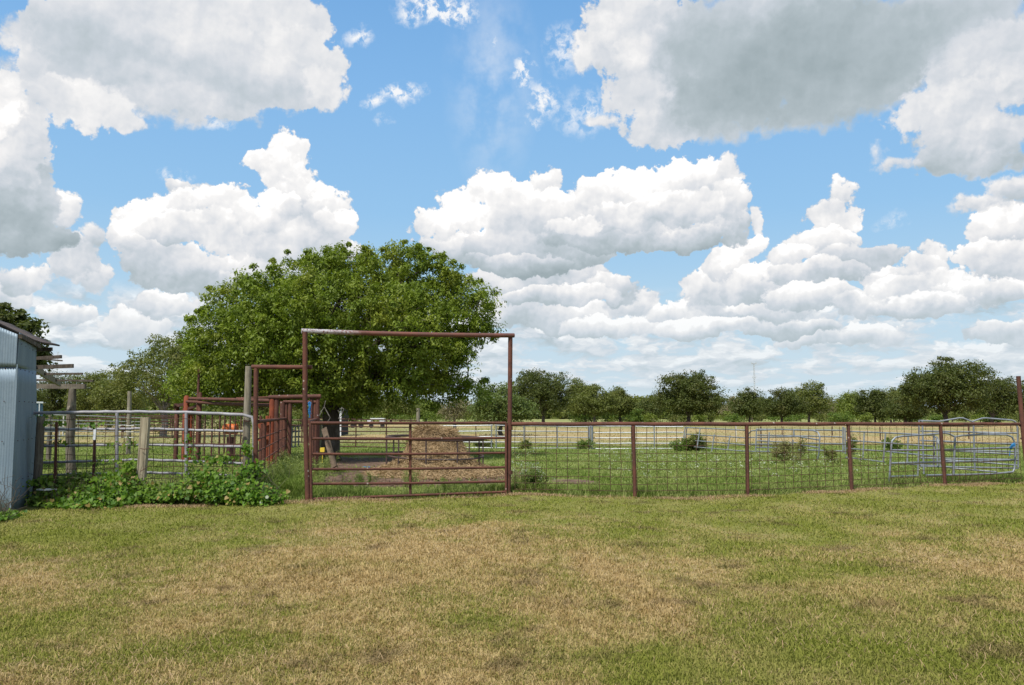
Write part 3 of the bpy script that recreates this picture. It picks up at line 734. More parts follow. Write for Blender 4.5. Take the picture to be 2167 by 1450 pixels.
# the gate
pg = thing('pipe_gate', 'long closed six rail rusty pipe gate hanging in the tall gateway', 'gate', (X(864, 16.2), 16.1, 0))
gl, gr = (657, LY + .02), (1071, RY - .05)
RAILY = [(895.5, 895.5), (928.5, 927), (961, 958.5), (993, 989), (1024, 1019), (1058, 1049)]
for yl, yr in RAILY:
    a, b = P(gl[0], yl, gl[1]), P(gr[0], yr, gr[1]); pts = []
    for k in range(9):
        q = a.lerp(b, k / 8); q.z -= (0.012 if yl > 900 else 0.0) * math.sin(math.pi * k / 8); pts.append(q)
    if yl > 1050:
        for q in pts: q.z = max(q.z, 0.06)
    MB().tube(pts, 0.029 if yl < 900 else 0.024, 8).build('rail', RUST, pg)
for px, t in ((gl[0], 0), (868.5, .53), (gr[0], 1)):
    Y = gl[1] + (gr[1] - gl[1]) * t; yt = 895.5; yb = 1058 + (1049 - 1058) * t
    q = P(px, yt, Y); e = P(px + (2 if t == 0 else 0), yb, Y)
    MB().tube([(q.x, q.y - .012, q.z), (e.x, e.y - .012, max(e.z, .03))], 0.026, 8).build('upright', RUST, pg)
MB().tube([P(655, 1060, LY - .1), P(651, 1066, LY - .25), P(647, 1062, LY - .1)], .008, 6).build('latch_chain', RUST_DARK, pg)

# small gateway at its left
sg = thing('pipe_gateway', 'lower narrow rusty pipe gateway between the grey wooden post and the tall gateway', 'gateway', (X(597, 15.7), 15.7, 0))
MB().tube([P(533, 776.5, 15.7), P(660, 777.5, 15.62)], 0.040, 12).build('crossbeam', RUST, sg)
a = P(542, 779, 15.7); MB().tube([a, P(541, 900, 15.7), (P(543, 1020, 15.7).x, 15.7, -.1)], 0.043, 12).build('post', RUST, sg)
# the grey wooden post
wp = thing('wooden_post', 'tall round grey wooden post with wire round it beside the narrow gateway', 'post', (X(519, 15.9), 15.9, 0))
a = P(526, 775, 15.9); MB().tube([a, P(523.5, 860, 15.9), P(520, 960, 15.9), (P(516, 1040, 15.9).x, 15.9, -.1)], [.058, .066, .075, .08], 12).build('pole', WOOD, wp)
m = MB()
for y in (889, 890.5): m.tube([P(516, y, 15.8), P(522, y + 2, 15.76), P(531, y + 1, 15.8)], .006, 5)
m.build('tie_wire', RUST_DARK, wp)

# alley fences running away from the lawn, either side of the small gateway
def between(a, b, t): return (a[0] + (b[0] - a[0]) * t, a[1] + (b[1] - a[1]) * t)
AL = [(X(545, 15.75), 15.75), (X(614, 28.0), 28.0)]
af = thing('alley_fence', 'rusty pipe fence of the working alley going back from the narrow gateway', 'fence', (AL[0][0], AL[0][1], 0))
for k, (y0, y1, r) in enumerate(((892, 884, .036), (929, 903, .016), (955, 918, .016), (981, 934, .016), (1006, 950, .016))):
    te = 1.0
    a, b = P(546, y0, 15.75), P(614, y1, 28.0)
    MB().tube([a, a.lerp(b, .5) + Vector((0, 0, -.01)), b], r, 8).build('rail', RUST, af)
for px, yt, r in ((555, 897, .018), (561, 893, .045), (573, 890, .02), (589, 888, .05), (604, 886, .05), (614, 884, .055)):
    lo, hi = 0.0, 1.0
    for _ in range(30):
        t = (lo + hi) / 2; q = between(AL[0], AL[1], t)
        if 1083.5 + q[0] / q[1] * F < px: lo = t
        else: hi = t
    q = between(AL[0], AL[1], t); zt = Z(yt, q[1])
    MB().tube([(q[0], q[1] + .03, zt), (q[0], q[1] + .03, -.05)], r, 8).build('post', RUST, af)
AR = [(X(652, 15.65), 15.65), (X(672, 24.0), 24.0)]
ar = thing('alley_fence', 'short rusty pipe fence going back from the left leg of the tall gateway', 'fence', (AR[0][0], AR[0][1], 0))
a, b = P(652, 893, 15.7), P(672, 886, 24.0); MB().tube([a, b], .036, 8).build('rail', RUST, ar)
for px, Y, r in ((663, 19.5, .035), (668, 21.5, .06), (673.5, 24.0, .05)):
    q = P(px, 887, Y); MB().tube([(q.x, Y, q.z + (1.0 if Y > 23 else .0) * .0), (q.x, Y, -.05)], r, 8).build('post', RUST, ar)
# two overhead frames across the alley
oh = thing('overhead_frame', 'nearer rusty pipe frame crossing over the alley with one thick orange leg', 'frame', (X(622, 22.0), 22.0, 0))
MB().tube([P(569, 841, 22), P(679, 839, 22)], .058, 10).build('crossbar', RUST, oh)
for px, r, mt in ((576, .075, RUST_ORANGE), (585, .06, RUST), (659, .05, RUST), (672, .05, RUST)):
    q = P(px, 843, 22.0); MB().tube([(q.x, 22.03, q.z), (q.x, 22.03, -.05)], r, 10).build('leg', mt, oh)
oh2 = thing('overhead_frame', 'farther thinner rusty pipe frame over the alley with an open pipe end', 'frame', (X(635, 25.5), 25.5, 0))
MB().tube([P(600, 850.5, 25.5), P(675, 851, 25.5)], .048, 10, cap=False).build('crossbar', RUST, oh2)
for px, r in ((598, .085), (606, .04), (613.5, .06), (667, .05)):
    q = P(px, 849 if px == 598 else 851, 25.5); MB().tube([(q.x, 25.53, q.z), (q.x, 25.53, -.05)], r, 10).build('leg', RUST, oh2)
# the blue rope hanging on the leg
br = MB(); rr = random.Random(4)
for k in range(7):
    x0 = 654 + rr.uniform(0, 3); pts = [P(655, 850, 21.7)]
    for j in range(6): pts.append(P(x0 + rr.uniform(-2, 2), 853 + j * rr.uniform(4.2, 6.4), 21.7 + rr.uniform(-.05, .05)))
    br.tube(pts, .010, 5)
tag(br.build('rope', BLUE_ROPE), 'bundle of bright blue rope hanging from the overhead pipe beside the tall gateway leg', 'rope')

# the loading chute with its long overhead pipes
ch = thing('cattle_chute', 'orange rusty squeeze chute with long overhead pipes, seen over the silver panel', 'cattle chute', (X(470, 26), 26, 0))
MB().tube([P(398, 843.5, 28.5), P(574, 848, 22.4)], .05, 8).build('overhead_pipe', RUST, ch)
MB().tube([P(396, 850, 28.3), P(470, 855, 26), P(574, 858, 22.8)], .05, 8).build('overhead_pipe', RUST, ch)
MB().tube([P(500, 843, 27), P(640, 838.5, 27)], .03, 8).build('overhead_pipe', RUST, ch)
for px, yt, Y, r, mt in ((395.5, 837, 28.4, .095, RUST_ORANGE), (375, 858, 28.8, .075, RUST), (390, 852, 28.6, .05, RUST), (404, 862, 28.5, .075, RUST_ORANGE), (421, 781, 27.6, .04, RUST), (424, 830, 27.6, .06, RUST)):
    q = P(px, yt, Y); MB().tube([(q.x, Y, q.z), (q.x, Y, q.z - .06), (q.x, Y, -.05)], [r * .55, r, r], 10).build('post', mt, ch)
m = MB(); m.bar(P(370, 859, 28.7), P(396, 855, 28.5), .10, .10); m.tube([P(369, 862, 28.6), P(372, 856, 28.5), P(377, 859, 28.5), P(372, 863, 28.6)], .05, 6)
m.bar(P(396, 866, 28.4), P(425, 856, 27.6), .05, .08)
m.build('hinge_arm', RUST_DARK, ch, smooth=False)
for y in (876, 940):
    MB().tube([P(398, y, 28.3), P(520, y + (0 if y < 900 else 3), 24.5)], .04, 8).build('rail', RUST_DARK, ch)
for px in (410, 421, 434, 449, 465, 476, 487, 498, 510):
    t = (px - 398) / 122; Y = 1 / ((1 - t) / 28.3 + t / 24.5); q = P(px, 878, Y)
    MB().tube([(q.x, Y + .03, q.z), (q.x, Y + .03, .1)], .028 if px % 2 else .022, 8).build('picket', RUST_DARK, ch)
# drum
dr = thing('drum', 'bright orange drum lying in the weeds behind the chute pickets', 'drum', (X(490, 27.0), 27.0, 0))
m = MB(); zc = Z(908, 27.0); xa, xb = X(474, 27.0), X(503, 27.0)
m.tube([(xa, 27, .35), (xa + .02, 27, .35), (xb, 27, .35)], [.13, .16, .16], 16); m.tube([((xa + xb) / 2 - .02, 27, .35), ((xa + xb) / 2 + .02, 27, .35)], .17, 16)
for q in m.v: q.z += zc - .35
m.build('body', ORANGE, dr)
MB().tube([(X(489, 27), 27, 0), (X(489, 27), 27, zc - .25)], .12, 8).build('stand', RUST_DARK, dr)
# chute body: thick rusty struts behind the narrow gateway
cb = thing('headgate', 'battered orange headgate with leaning flat bars, between the narrow gateway and the thick orange leg', 'headgate', (X(560, 21), 21, 0))
for px, r, mt in ((552, .035, RUST), (566, .045, RUST_ORANGE), (571, .03, RUST_ORANGE)):
    q = P(px, 880, 21.5); MB().tube([(q.x, 21.5, q.z), (q.x, 21.5, 0)], r, 8).build('upright', mt, cb)
MB().bar(P(547, 903, 21.4), P(572, 893, 21.4), .05, .12).build('flat_bar', RUST_ORANGE, cb, smooth=False)
MB().bar(P(547, 932, 21.4), P(572, 925, 21.4), .05, .06).build('flat_bar', RUST_ORANGE, cb, smooth=False)

# ------------------------------------------------------------------ panel builder (livestock panels)
def panel(name, label, cat, tops, bots, rail_fr, uprights, mat, r=0.02, round_end=0, group=None, ru=None, top_r=None):
    """tops/bots: two end points each; rail_fr: heights as fractions from the bottom; uprights: fractions along"""
    a, b = Vector(tops[0]), Vector(tops[1]); c, d = Vector(bots[0]), Vector(bots[1])
    t = thing(name, label, cat, ((c.x + d.x) / 2, (c.y + d.y) / 2, 0), group)
    def pt(u, v): return c.lerp(d, u) * (1 - v) + a.lerp(b, u) * v
    for f in rail_fr:
        pts = [pt(u / 6, f) + Vector((0, 0, .006 * math.sin(u * 2.1 + f * 9))) for u in range(7)]
        MB().tube(pts, (top_r or r) if f == max(rail_fr) else r, 8).build('rail', mat, t)
    for u in uprights:
        MB().tube([pt(u, 0) + Vector((0, -.015, 0)), pt(u, 1.0) + Vector((0, -.015, 0))], ru or r, 8).build('upright', mat, t)
    return t

# silver panel on the left, tied to the wire fence
sp_ = thing('livestock_panel', 'big silver five rail livestock panel standing between the shed and the tall grey post', 'panel', (X(300, 15.7), 15.7, 0))
for i, ys in enumerate(((874.5, 873, 872, 872, 873, 878), (909, 909, 908.5, 907, 910, 913), (944, 943.5, 941.5, 941, 943, 945.5), (979, 977, 974.5, 973, 976, 981.5), (1006, 1004, 1002, 1000, 1003, 1008))):
    xs = (68 if i == 0 else 90, 160, 240, 300, 394, 514); pts = []
    for x_, y_ in zip(xs, ys): pts.append(P(x_, y_, 15.75))
    f_ = [];
    for k in range(len(pts) - 1):
        for j in range(5):
            q = pts[k].lerp(pts[k + 1], j / 5); q.z += 0.004 * math.sin(k * 5 + j * 2.4 + i); f_.append(q)
    f_.append(pts[-1]); rr_ = [(.030 if i == 0 else .024) * (1 + .05 * math.sin(j * 3.7 + i)) for j in range(len(f_))]
    MB().tube(f_, rr_, 8).build('rail', GALV_OLD, sp_)
for px in (247.5, 394):
    MB().tube([P(px, 874, 15.72), P(px, 1003, 15.72)], .03, 8).build('upright', GALV_OLD, sp_)
MB().tube([P(514, 878, 15.75), P(533, 883, 15.75), P(537, 900, 15.75), P(537, 1005, 15.75)], .028, 8).build('end_bend', GALV_OLD, sp_)

wf = thing('wire_fence', 'sagging rusty wire mesh fence on wooden posts in front of the left silver panel', 'fence', (X(200, 15.4), 15.4, 0))
a, b, c_, d_ = P(88, 882, 15.35), P(305, 879, 15.35), P(305, 879, 15.35), P(516, 884, 15.6)
wire_grid((a, b), 0.25, 11, (.04, .28, .38, .53, .72, .85, .97), 'wire_mesh', wf, RUST_WIRE, wob=.014, seed=20)
wire_grid((c_, d_), 0.25, 10, (.04, .24, .38, .53, .70, .85, .97), 'wire_mesh', wf, RUST_WIRE, wob=.014, seed=21)
q = P(87, 881, 15.25); MB().tube([q, (q.x - .015, q.y, -.05)], [.068, .075], 12).build('wooden_post', WOOD_DARK, wf)
q = P(309, 884, 15.2); m = MB()
m.tube([q, (q.x - .02, q.y, .9), (q.x - .07, q.y, -.05)], [.078, .082, .08], 9)
for k in range(5): m.bar((q.x - .06 + k * .03, q.y - .06, q.z + .01), (q.x - .10 + k * .03, q.y - .075, .3), .012, .02)
m.build('wooden_post', WOOD_PALE, wf, smooth=True)
MB().tube([P(297, 949, 15.08), P(305, 951, 15.05), P(319, 948, 15.08)], .007, 5).build('tie_wire', RUST_DARK, wf)
MB().tube([P(319, 984, 15.1), P(297, 998, 15.0)], .006, 5).build('tie_wire', RUST_DARK, wf)
for px, yt, mt in ((120, 893, RUST), (201, 908, RUST_DARK)):
    q = P(px, yt, 15.2); e = P(px - 3, 1015, 15.2); m = MB(); m.bar(q, (e.x, e.y, -.05), .04, .03, up=(0, 1, 0)).bar((q.x, q.y - .02, q.z), (e.x, e.y - .02, -.05), .012, .03, up=(0, 1, 0))
    m.build('steel_stake', mt, wf, smooth=False)
q = P(201, 909, 15.16); MB().bar(q, P(199.5, 931, 15.16), .042, .02, up=(0, 1, 0)).build('white_tip', WHITE_PAINT, wf, smooth=False)

# wooden posts standing in the pens behind
def lone_post(name, label, px, yt, yb, r, mat, cat='post', lean=0, group=None):
    Y = Gd(yb); t = thing(name, label, cat, (X(px, Y), Y, 0), group); q = P(px, yt, Y)
    MB().tube([q, ((q.x + X(px + lean, Y)) / 2, Y, q.z / 2), (X(px + lean, Y), Y, -.05)], [r * .9, r, r * 1.08], 10).build('pole', mat, t); return t
lone_post('wooden_post', 'slim grey wooden post standing in the pens right of the lean-to', 274.5, 828, 962, .085, WOOD)
lone_post('wooden_post', 'dark stub of a post behind the mesh next to the shed', 107, 880, 975, .08, WOOD_DARK)
lone_post('utility_pole', 'thin pale pole beyond the hay, where brown and silver panels meet', 885, 864, 947, .09, WOOD)
lone_post('wooden_post', 'short pale grey post right of the overhead frames, behind the gate', 677.5, 889, 962, .09, WOOD_PALE)
# leaning board and the dead twigs by the trunk
PLANK = mat_wood('brown_plank', (0.13, 0.095, 0.065), (0.08, 0.058, 0.042), (0.16, 0.12, 0.085))
ld = MB(); ld.bar(P(686, 907, 24.6), P(708, 989, 23.4), .16, .04, up=(0, 1, 0))
tag(ld.build('board', PLANK, smooth=False), 'brown plank leaning against the grey post by the tree trunk', 'plank')
tw = MB()
for pts in (((679, 872), (686, 862), (689, 848)), ((687, 862), (692, 872), (699, 884), (690, 898)), ((715, 868), (722, 880), (728, 866)), ((722, 880), (716, 886)), ((728, 866), (722, 862)), ((676, 880), (682, 868))):
    tw.tube([P(x_, y_, 26.5) for x_, y_ in pts], .012, 5)
tag(tw.build('dead_branch', BARK_PALE), 'bare pale dead twigs hanging under the big tree by its trunk', 'branch')
yb_ = MB(); yb_.box((X(684, 24), 24, Z(952, 24)), (.12, .1, .12)); yb_.tube([(X(684, 24), 24, 0), (X(684, 24), 24, Z(955, 24))], .012, 6)
tag(yb_.build('marker', YELLOW), 'small yellow marker on a stake at the foot of the grey post', 'marker')
bl_ = MB()
for k in range(5): bl_.tube([P(767 + k * 3, 989 + (k % 2), Gd(990)), P(770 + k * 3, 988 + (k % 3), Gd(990) + .1), P(774 + k * 2, 990, Gd(990) - .1)], .02, 5)
for q in bl_.v: q.z = max(q.z, 0.02)
tag(bl_.build('tarp_scrap', BLUE_ROPE), 'small scrap of blue plastic on the dirt left of the hay', 'scrap')

# back pens on the left: whitewashed rails and brown rails
def rails(label, cat, x0, x1, Y0, Y1, ys0, ys1, mat, posts, r=.02, name='pen_panel', rp=None, group=None, pm=None, grp_r=None):
    t = thing(name, label, cat, ((X(x0, Y0) + X(x1, Y1)) / 2, (Y0 + Y1) / 2, 0), group)
    for a_, b_ in zip(ys0, ys1):
        pa, pb = P(x0, a_, Y0), P(x1, b_, Y1)
        pts = [pa.lerp(pb, k / 5) + Vector((0, 0, .008 * math.sin(k * 2.3 + a_))) for k in range(6)]
        MB().tube(pts, r, 6).build('rail', mat, t)
    for px in posts:
        t_ = (px - x0) / (x1 - x0); Y = 1 / ((1 - t_) / Y0 + t_ / Y1); q = P(px, ys0[0] + (ys1[0] - ys0[0]) * t_ - 1, Y)
        zb = -.03 if rp else P(px, ys0[-1] + (ys1[-1] - ys0[-1]) * t_, Y).z
        MB().tube([(q.x, Y - .03, q.z), (q.x, Y - .03, zb)], rp or r, 8).build('upright', pm or mat, t)
    return t
rails('long whitewashed rail panel in the pens behind the left wire fence', 'panel', 92, 312, 27, 38, (877, 889, 896, 904, 912, 922), (885, 893, 900, 908, 915, 924), WHITE_RAIL, (136, 250), .022)
rails('low white panel close behind the shed corner', 'panel', 58, 130, 24, 27, (896, 906, 914, 925, 934), (896, 905, 913, 922, 930), WHITE_RAIL, (76, 128), .018)
rails('dark brown pipe rails far behind the whitewashed panel', 'panel', 180, 400, 46, 46, (880, 886, 893, 900, 906), (880, 886, 892, 899, 906), RUST_DARK, (258, 362), .028)
rails('brown pipe rails between the chute posts and the oak', 'panel', 312, 380, 36, 36, (883, 892, 912, 926), (883, 892, 912, 926), RUST_DARK, (366,), .024)
rails('short rusty stake gate with white patches left of the slim post', 'gate', 246, 284, 33, 33, (901, 914, 926), (901, 914, 926), WHITE_RAIL, (249, 259, 262), .018, pm=RUST)
# small grey gate seen down the alley
rails('small grey tube gate at the far end of the alley', 'gate', 617, 636, 30, 30, (903, 914, 925, 936, 946), (902, 913, 924, 935, 945), GALV, (619, 626, 633), .024, name='tube_gate')
rails('brown pipe rails across the far end of the alley', 'panel', 615, 700, 38, 38, (889, 900, 912, 925, 936), (889, 900, 912, 925, 936), RUST_DARK, (640, 655), .028)

# back fence of the pen, brown panel then silver ones
rails('brown pipe panel at the back of the pen behind the trunk and the hay', 'panel', 694, 882, 40, 39, (886.5, 902, 912.5, 925.5, 936, 944), (890, 905, 914, 928, 938, 948), RUST_DARK, (754, 818), .028)
rails('brown pipe panel hidden by the trunk, with a slanting latch', 'panel', 640, 694, 40, 40, (886, 901, 912, 925, 936), (886, 901, 912, 925, 936), RUST_DARK, (660,), .026)
rails('silver panel behind the hay pile, its left end at the thin pole', 'panel', 886, 1043, 39, 38.5, (902, 914, 924.5, 936.5, 947), (900.5, 912, 924, 935.5, 948), GALV, (888, 1040), .026, group='silver panels along the back of the pen')
rails('silver panel at the back of the pen seen just right of the tall gateway', 'panel', 1047, 1247, 38.5, 38.4, (900.5, 912, 924, 935.5, 948), (903.5, 914, 926, 937, 949), GALV, (1050, 1109, 1179, 1245), .026, group='silver panels along the back of the pen')
rails('silver panel at the back of the pen behind the first mesh fence post', 'panel', 1253, 1446, 38.4, 37.5, (901.5, 916, 927, 938.5, 950), (903.5, 915, 926.5, 938, 949), GALV, (1254, 1384), .026, group='silver panels along the back of the pen')
bb = rails('pair of blue grey uprights joining two silver panels at the back', 'upright', 1248, 1252, 38.2, 38.2, (903,), (903,), GALV_BLUE, (1247.5, 1252.5), .035, name='panel_joint', rp=.045)
# tilted ones
def tube_thing(name, label, cat, Y, rails_, ups, mat, r=.024, group=None):
    xs = [q[0] for rl in rails_ for q in rl]; Ya = Y(min(xs)); 
    mx_ = sum(xs) / len(xs)
    t = thing(name, label, cat, (X(mx_, Y(mx_)), Y(mx_), 0), group)
    for rl in rails_:
        pts = []
        for (x0, y0), (x1, y1) in zip(rl, rl[1:]):
            for k in range(3): pts.append(P(x0 + (x1 - x0) * k / 3, y0 + (y1 - y0) * k / 3, Y(x0 + (x1 - x0) * k / 3)))
        pts.append(P(rl[-1][0], rl[-1][1], Y(rl[-1][0])))
        MB().tube(pts, r, 8).build('rail', mat, t)
    for (x0, y0), (x1, y1) in ups:
        MB().tube([P(x0, y0, Y(x0) - .03), P(x1, y1, Y(x0) - .03)], r * 1.1, 8).build('upright', mat, t)
    return t
def lin(x0, Y0, x1, Y1): return lambda x: 1 / (1 / Y0 + (1 / Y1 - 1 / Y0) * (x - x0) / (x1 - x0))
tube_thing('livestock_panel', 'tilted silver panel sagging down to the right in the middle of the back row', 'panel', lin(1448, 37.5, 1590, 30.0),
           [[(1455, 905), (1582, 911)], [(1452, 919), (1582, 927)], [(1450, 931), (1582, 942)], [(1447, 944), (1560, 954)], [(1560, 954), (1600, 956)]],
           [((1454, 903), (1446, 952)), ((1450, 903), (1444, 947)), ((1482, 905), (1475, 948)), ((1512, 919), (1506, 956)), ((1545, 921), (1540, 952))], GALV, .023)
tube_thing('tube_gate', 'round cornered silver gate lying half in the weeds before the tilted panel', 'gate', lin(1583, 29, 1740, 25.0),
           [[(1583, 930), (1584, 918), (1590, 912), (1600, 911), (1650, 909), (1722, 911.5), (1731, 915), (1735, 924), (1733, 960), (1730, 972)],
            [(1584, 926), (1650, 925), (1690, 924), (1732, 931)], [(1584, 940.5), (1640, 940), (1678, 940)], [(1600, 947), (1645, 948)], [(1600, 955.5), (1646, 956)], [(1695, 942), (1731, 947)]],
           [((1601, 908), (1599, 956)), ((1628, 915), (1625, 956)), ((1680, 909), (1680, 922)), ((1678, 931), (1678, 941))], GALV_BLUE, .022)
tube_thing('livestock_panel', 'silver panel behind the weeds ending at the double upright by the third mesh post', 'panel', lin(1600, 31, 1785, 27.0),
           [[(1601, 908.5), (1700, 910), (1785, 911)], [(1603, 921), (1700, 923), (1785, 925)], [(1603, 933), (1700, 938), (1785, 939.5)], [(1690, 952), (1785, 955)]],
           [((1784, 903), (1784, 958)), ((1788, 905), (1789, 960))], GALV, .024)
tube_thing('livestock_panel', 'long silver panel coming forward from the third mesh post to the bow gate', 'panel', lin(1790, 27.0, 1985, 20.5),
           [[(1790, 913), (1870, 916), (1972, 921), (1984, 927), (1986, 940)], [(1790, 932), (1880, 938), (1978, 945)], [(1790, 949), (1880, 956), (1980, 966)], [(1790, 968), (1872, 978)], [(1900, 981), (1980, 986)]],
           [((1829, 916), (1826, 972)), ((1874, 917), (1869, 978)), ((1922, 922), (1920, 980)), ((1977, 921), (1976, 988)), ((1983, 924), (1984, 986))], GALV, .021)
tube_thing('bow_gate', 'silver round cornered gate with a dipped top bar behind the mesh at the right', 'gate', lin(1885, 18.9, 2150, 19.6),
           [[(1881, 1032), (1884, 985), (1886, 945), (1888, 933), (1895, 926), (1910, 923), (1960, 920), (1998, 916.5), (2008, 918), (2021, 924.5), (2035, 922), (2080, 919.5), (2130, 920), (2142, 925), (2148, 937), (2149, 960), (2147, 992), (2143, 999), (2100, 1003), (2050, 1004.5), (1960, 1006)],
            [(1887, 953), (1943, 953), (2020, 951.5), (2148, 947)], [(1885, 980.5), (1943, 979), (2020, 977), (2146, 973)], [(1885, 1009), (1943, 1007)]],
           [((2021, 925), (2018, 1005))], GALV_BLUE, .022)
tube_thing('bow_gate', 'taller silver gate whose double humped bow rises above the rusty rail', 'gate', lin(1945, 20.6, 2160, 20.6),
           [[(1942, 1016), (1944, 950), (1945, 889)], [(1947, 890.5), (1988, 892), (2030, 884.8), (2038, 885), (2057, 892.5), (2078, 885.5), (2086, 885), (2142, 889.5), (2149, 893), (2153, 905), (2155, 990)],
            [(1948, 912.5), (2040, 914), (2100, 917), (2155, 916.5)], [(1948, 932.5), (2040, 936), (2100, 939), (2155, 939)], [(1948, 952), (2040, 953.5), (2155, 956)], [(1948, 969.5), (2155, 973)], [(1948, 987), (2155, 991)]],
           [((1952, 892), (1955, 1003)), ((2060, 893), (2063, 996))], GALV_BLUE, .020)
tube_thing('livestock_panel', 'thin silver panel behind the bow gates sloping down to the right', 'panel', lin(1990, 21.6, 2155, 21.0),
           [[(1990, 913), (2155, 917)], [(1990, 933.5), (2155, 941)], [(1992, 953), (2155, 962)], [(1992, 973), (2060, 977), (2155, 985)], [(2000, 989), (2060, 995), (2110, 999)]],
           [((1989, 895), (1990, 988))], GALV, .020)
sb = MB()
for k in range(6): sb.tube([P(2146 + k % 3, 938 + k, 19.4), P(2140 - k * .6, 943 + k, 19.35), P(2137 + k, 948 + k % 3, 19.4)], .016, 6)
sb.tube([P(2138, 952, 19.4), P(2136, 965, 19.4)], .008, 5)
tag(sb.build('rope', BLUE_ROPE), 'knotted blue rope tying the bow gate near the right edge', 'rope')

# steel stakes of the field fence beyond
for k, (px, yt, yb) in enumerate(((1557, 899, 938), (1610, 903, 948), (1655, 903, 925), (1761, 902, 922), (1862, 903, 932), (2049, 900, 930), (2139, 900, 918), (1007, 901, 932))):
    Y = Gd(yb); t_ = MB(); q = P(px, yt, Y); t_.bar((q.x, Y, -.03), (q.x, Y, q.z), .05, .05)
    lab = ['pale wide stake behind the tilted silver panel', 'rusty stake behind the left end of the round cornered gate', 'thin stake behind the middle of the round cornered gate', 'thin stake behind the double upright', 'brown stake in the field between the third and fourth mesh posts', 'brown stake in the field behind the bow gates', 'brown stake in the field near the right corner post', 'brown stake behind the silver panel over the hay'][k]
    tag(t_.build('field_stake', WHITE_RAIL if k == 0 else RUST_DARK, smooth=False), lab, 'stake', 'steel stakes of the field fence')

# ------------------------------------------------------------------ ring feeder and hay
RING = mat_rust('ring_steel', (0.085, 0.055, 0.048), (0.06, 0.048, 0.045), (0.12, 0.07, 0.05), spots=False)
HX, HY = X(922, 23.0), 23.0
RF = 1.30
fd = thing('ring_feeder', 'rusty round cattle feeder ring standing crooked round the hay', 'feeder', (HX, HY, 0))
def ring(z, r, tilt, rad, n=40):
    return [(HX + r * math.cos(2 * math.pi * k / n), HY + r * math.sin(2 * math.pi * k / n), z + tilt[0] * math.cos(2 * math.pi * k / n) + tilt[1] * math.sin(2 * math.pi * k / n)) for k in range(n + 1)]
TOPZ, MIDZ = Z(926.5, 23) , Z(963.5, 23)
MB().tube(ring(TOPZ, RF, (-.03, .02), 0), .036, 8, cap=False).build('top_ring', RING, fd)
MB().tube(ring(MIDZ, RF * .99, (-.03, .05), 0), .024, 6, cap=False).build('middle_ring', RING, fd)
for k in range(10):
    t_ = 2 * math.pi * (k + .35) / 10; cx_, sy_ = math.cos(t_), math.sin(t_)
    MB().tube([(HX + RF * cx_, HY + RF * sy_, TOPZ - .03 * cx_ + .02 * sy_), (HX + RF * 1.0 * cx_, HY + RF * sy_, -.02)], .022, 6).build('leg', RING, fd)
# heap: a lumpy core and thousands of strands on it
def hay_h(x, y):
    dx, dy = x - HX, y - HY
    r = np.sqrt((dx / 1.0) ** 2 + (dy / 1.1) ** 2)
    core = 1.06 * np.clip(1 - np.clip(r - .50, 0, 9) / .56, 0, 1) ** .9 * (r < 1.1)
    skirt = 0.42 * np.exp(-(np.sqrt(((dx + .05) / 1.22) ** 2 + ((dy + .35) / 1.25) ** 2) / 1.0) ** 3.2)
    thinm = 0.05 * np.exp(-(np.sqrt(((dx - .3) / 1.75) ** 2 + ((dy + .6) / 1.6) ** 2)) ** 4)
    lump = .085 * np.sin(x * 6 + 1.5 * np.sin(y * 5)) * np.cos(y * 7 + x * 2)
    h = np.maximum(core, skirt) + thinm
    return h + lump * np.clip(h * 3, 0, 1) - .02
hx = np.linspace(-2.6, 2.8, 110); hy = np.linspace(-2.9, 2.0, 100); AX, AY = np.meshgrid(HX + hx, HY + hy)
hv = np.stack([AX, AY, hay_h(AX, AY) - .03], -1).reshape(-1, 3); ii = (np.arange(99)[:, None] * 110 + np.arange(109)[None, :]).ravel()
hq = np.stack([ii, ii + 1, ii + 111, ii + 110], 1)
hp = thing('hay_pile', 'heap of dry tan hay slumped inside and in front of the ring feeder', 'hay', (HX, HY, 0))
HAYCORE = mat_plain('packed_hay', (0.27, 0.19, 0.10), 0.95, 0, .35, 25.0, spec=.05)
hq = hq[(hv[hq][:, :, 2] > .012).any(1)]
np_mesh('heap', hv, quads=hq, mat=HAYCORE, parent=hp, smooth=True)
def strands(n, fx, fy, fh, length, width, spread_z, seed):
    g = np.random.default_rng(seed)
    x, y = fx(g, n), fy(g, n); z = fh(x, y) + g.uniform(0, .05, n) * spread_z
    keep = fh(x, y) > .0; x, y, z = x[keep], y[keep], z[keep]; n = len(x)
    a = g.uniform(0, 2 * np.pi, n); ln = g.uniform(.5, 1.3, n) * length; e = .02
    gxn = (fh(x + e, y) - fh(x - e, y)) / (2 * e); gyn = (fh(x, y + e) - fh(x, y - e)) / (2 * e)
    d = np.stack([np.cos(a), np.sin(a), np.clip(gxn * np.cos(a) + gyn * np.sin(a), -3, 3) + g.normal(0, .35, n)], 1); d /= np.linalg.norm(d, axis=1)[:, None]
    s_ = np.cross(d, g.normal(size=(n, 3))); s_ /= np.linalg.norm(s_, axis=1)[:, None]
    c0 = np.stack([x, y, z], 1); mid = c0 + d * ln[:, None] * .5; mid[:, 2] += .02 * g.normal(size=n); end = c0 + d * ln[:, None]; end[:, 2] -= .015
    w = width
    v = np.stack([c0 - s_ * w, c0 + s_ * w, mid - s_ * w, mid + s_ * w, end], 1).reshape(-1, 3)
    b = np.arange(n) * 5
    return v, np.stack([b, b + 1, b + 3, b + 2], 1), np.stack([b + 2, b + 3, b + 4], 1), np.repeat(g.random(n), 5)
v, q, t, r_ = strands(60000, lambda g, n: HX + g.normal(.05, .78, n), lambda g, n: HY + g.normal(-.3, .76, n), hay_h, .22, .006, 1, 3)
tag(np_mesh('straw', v, q, t, HAY, r_, hp), kind='stuff')

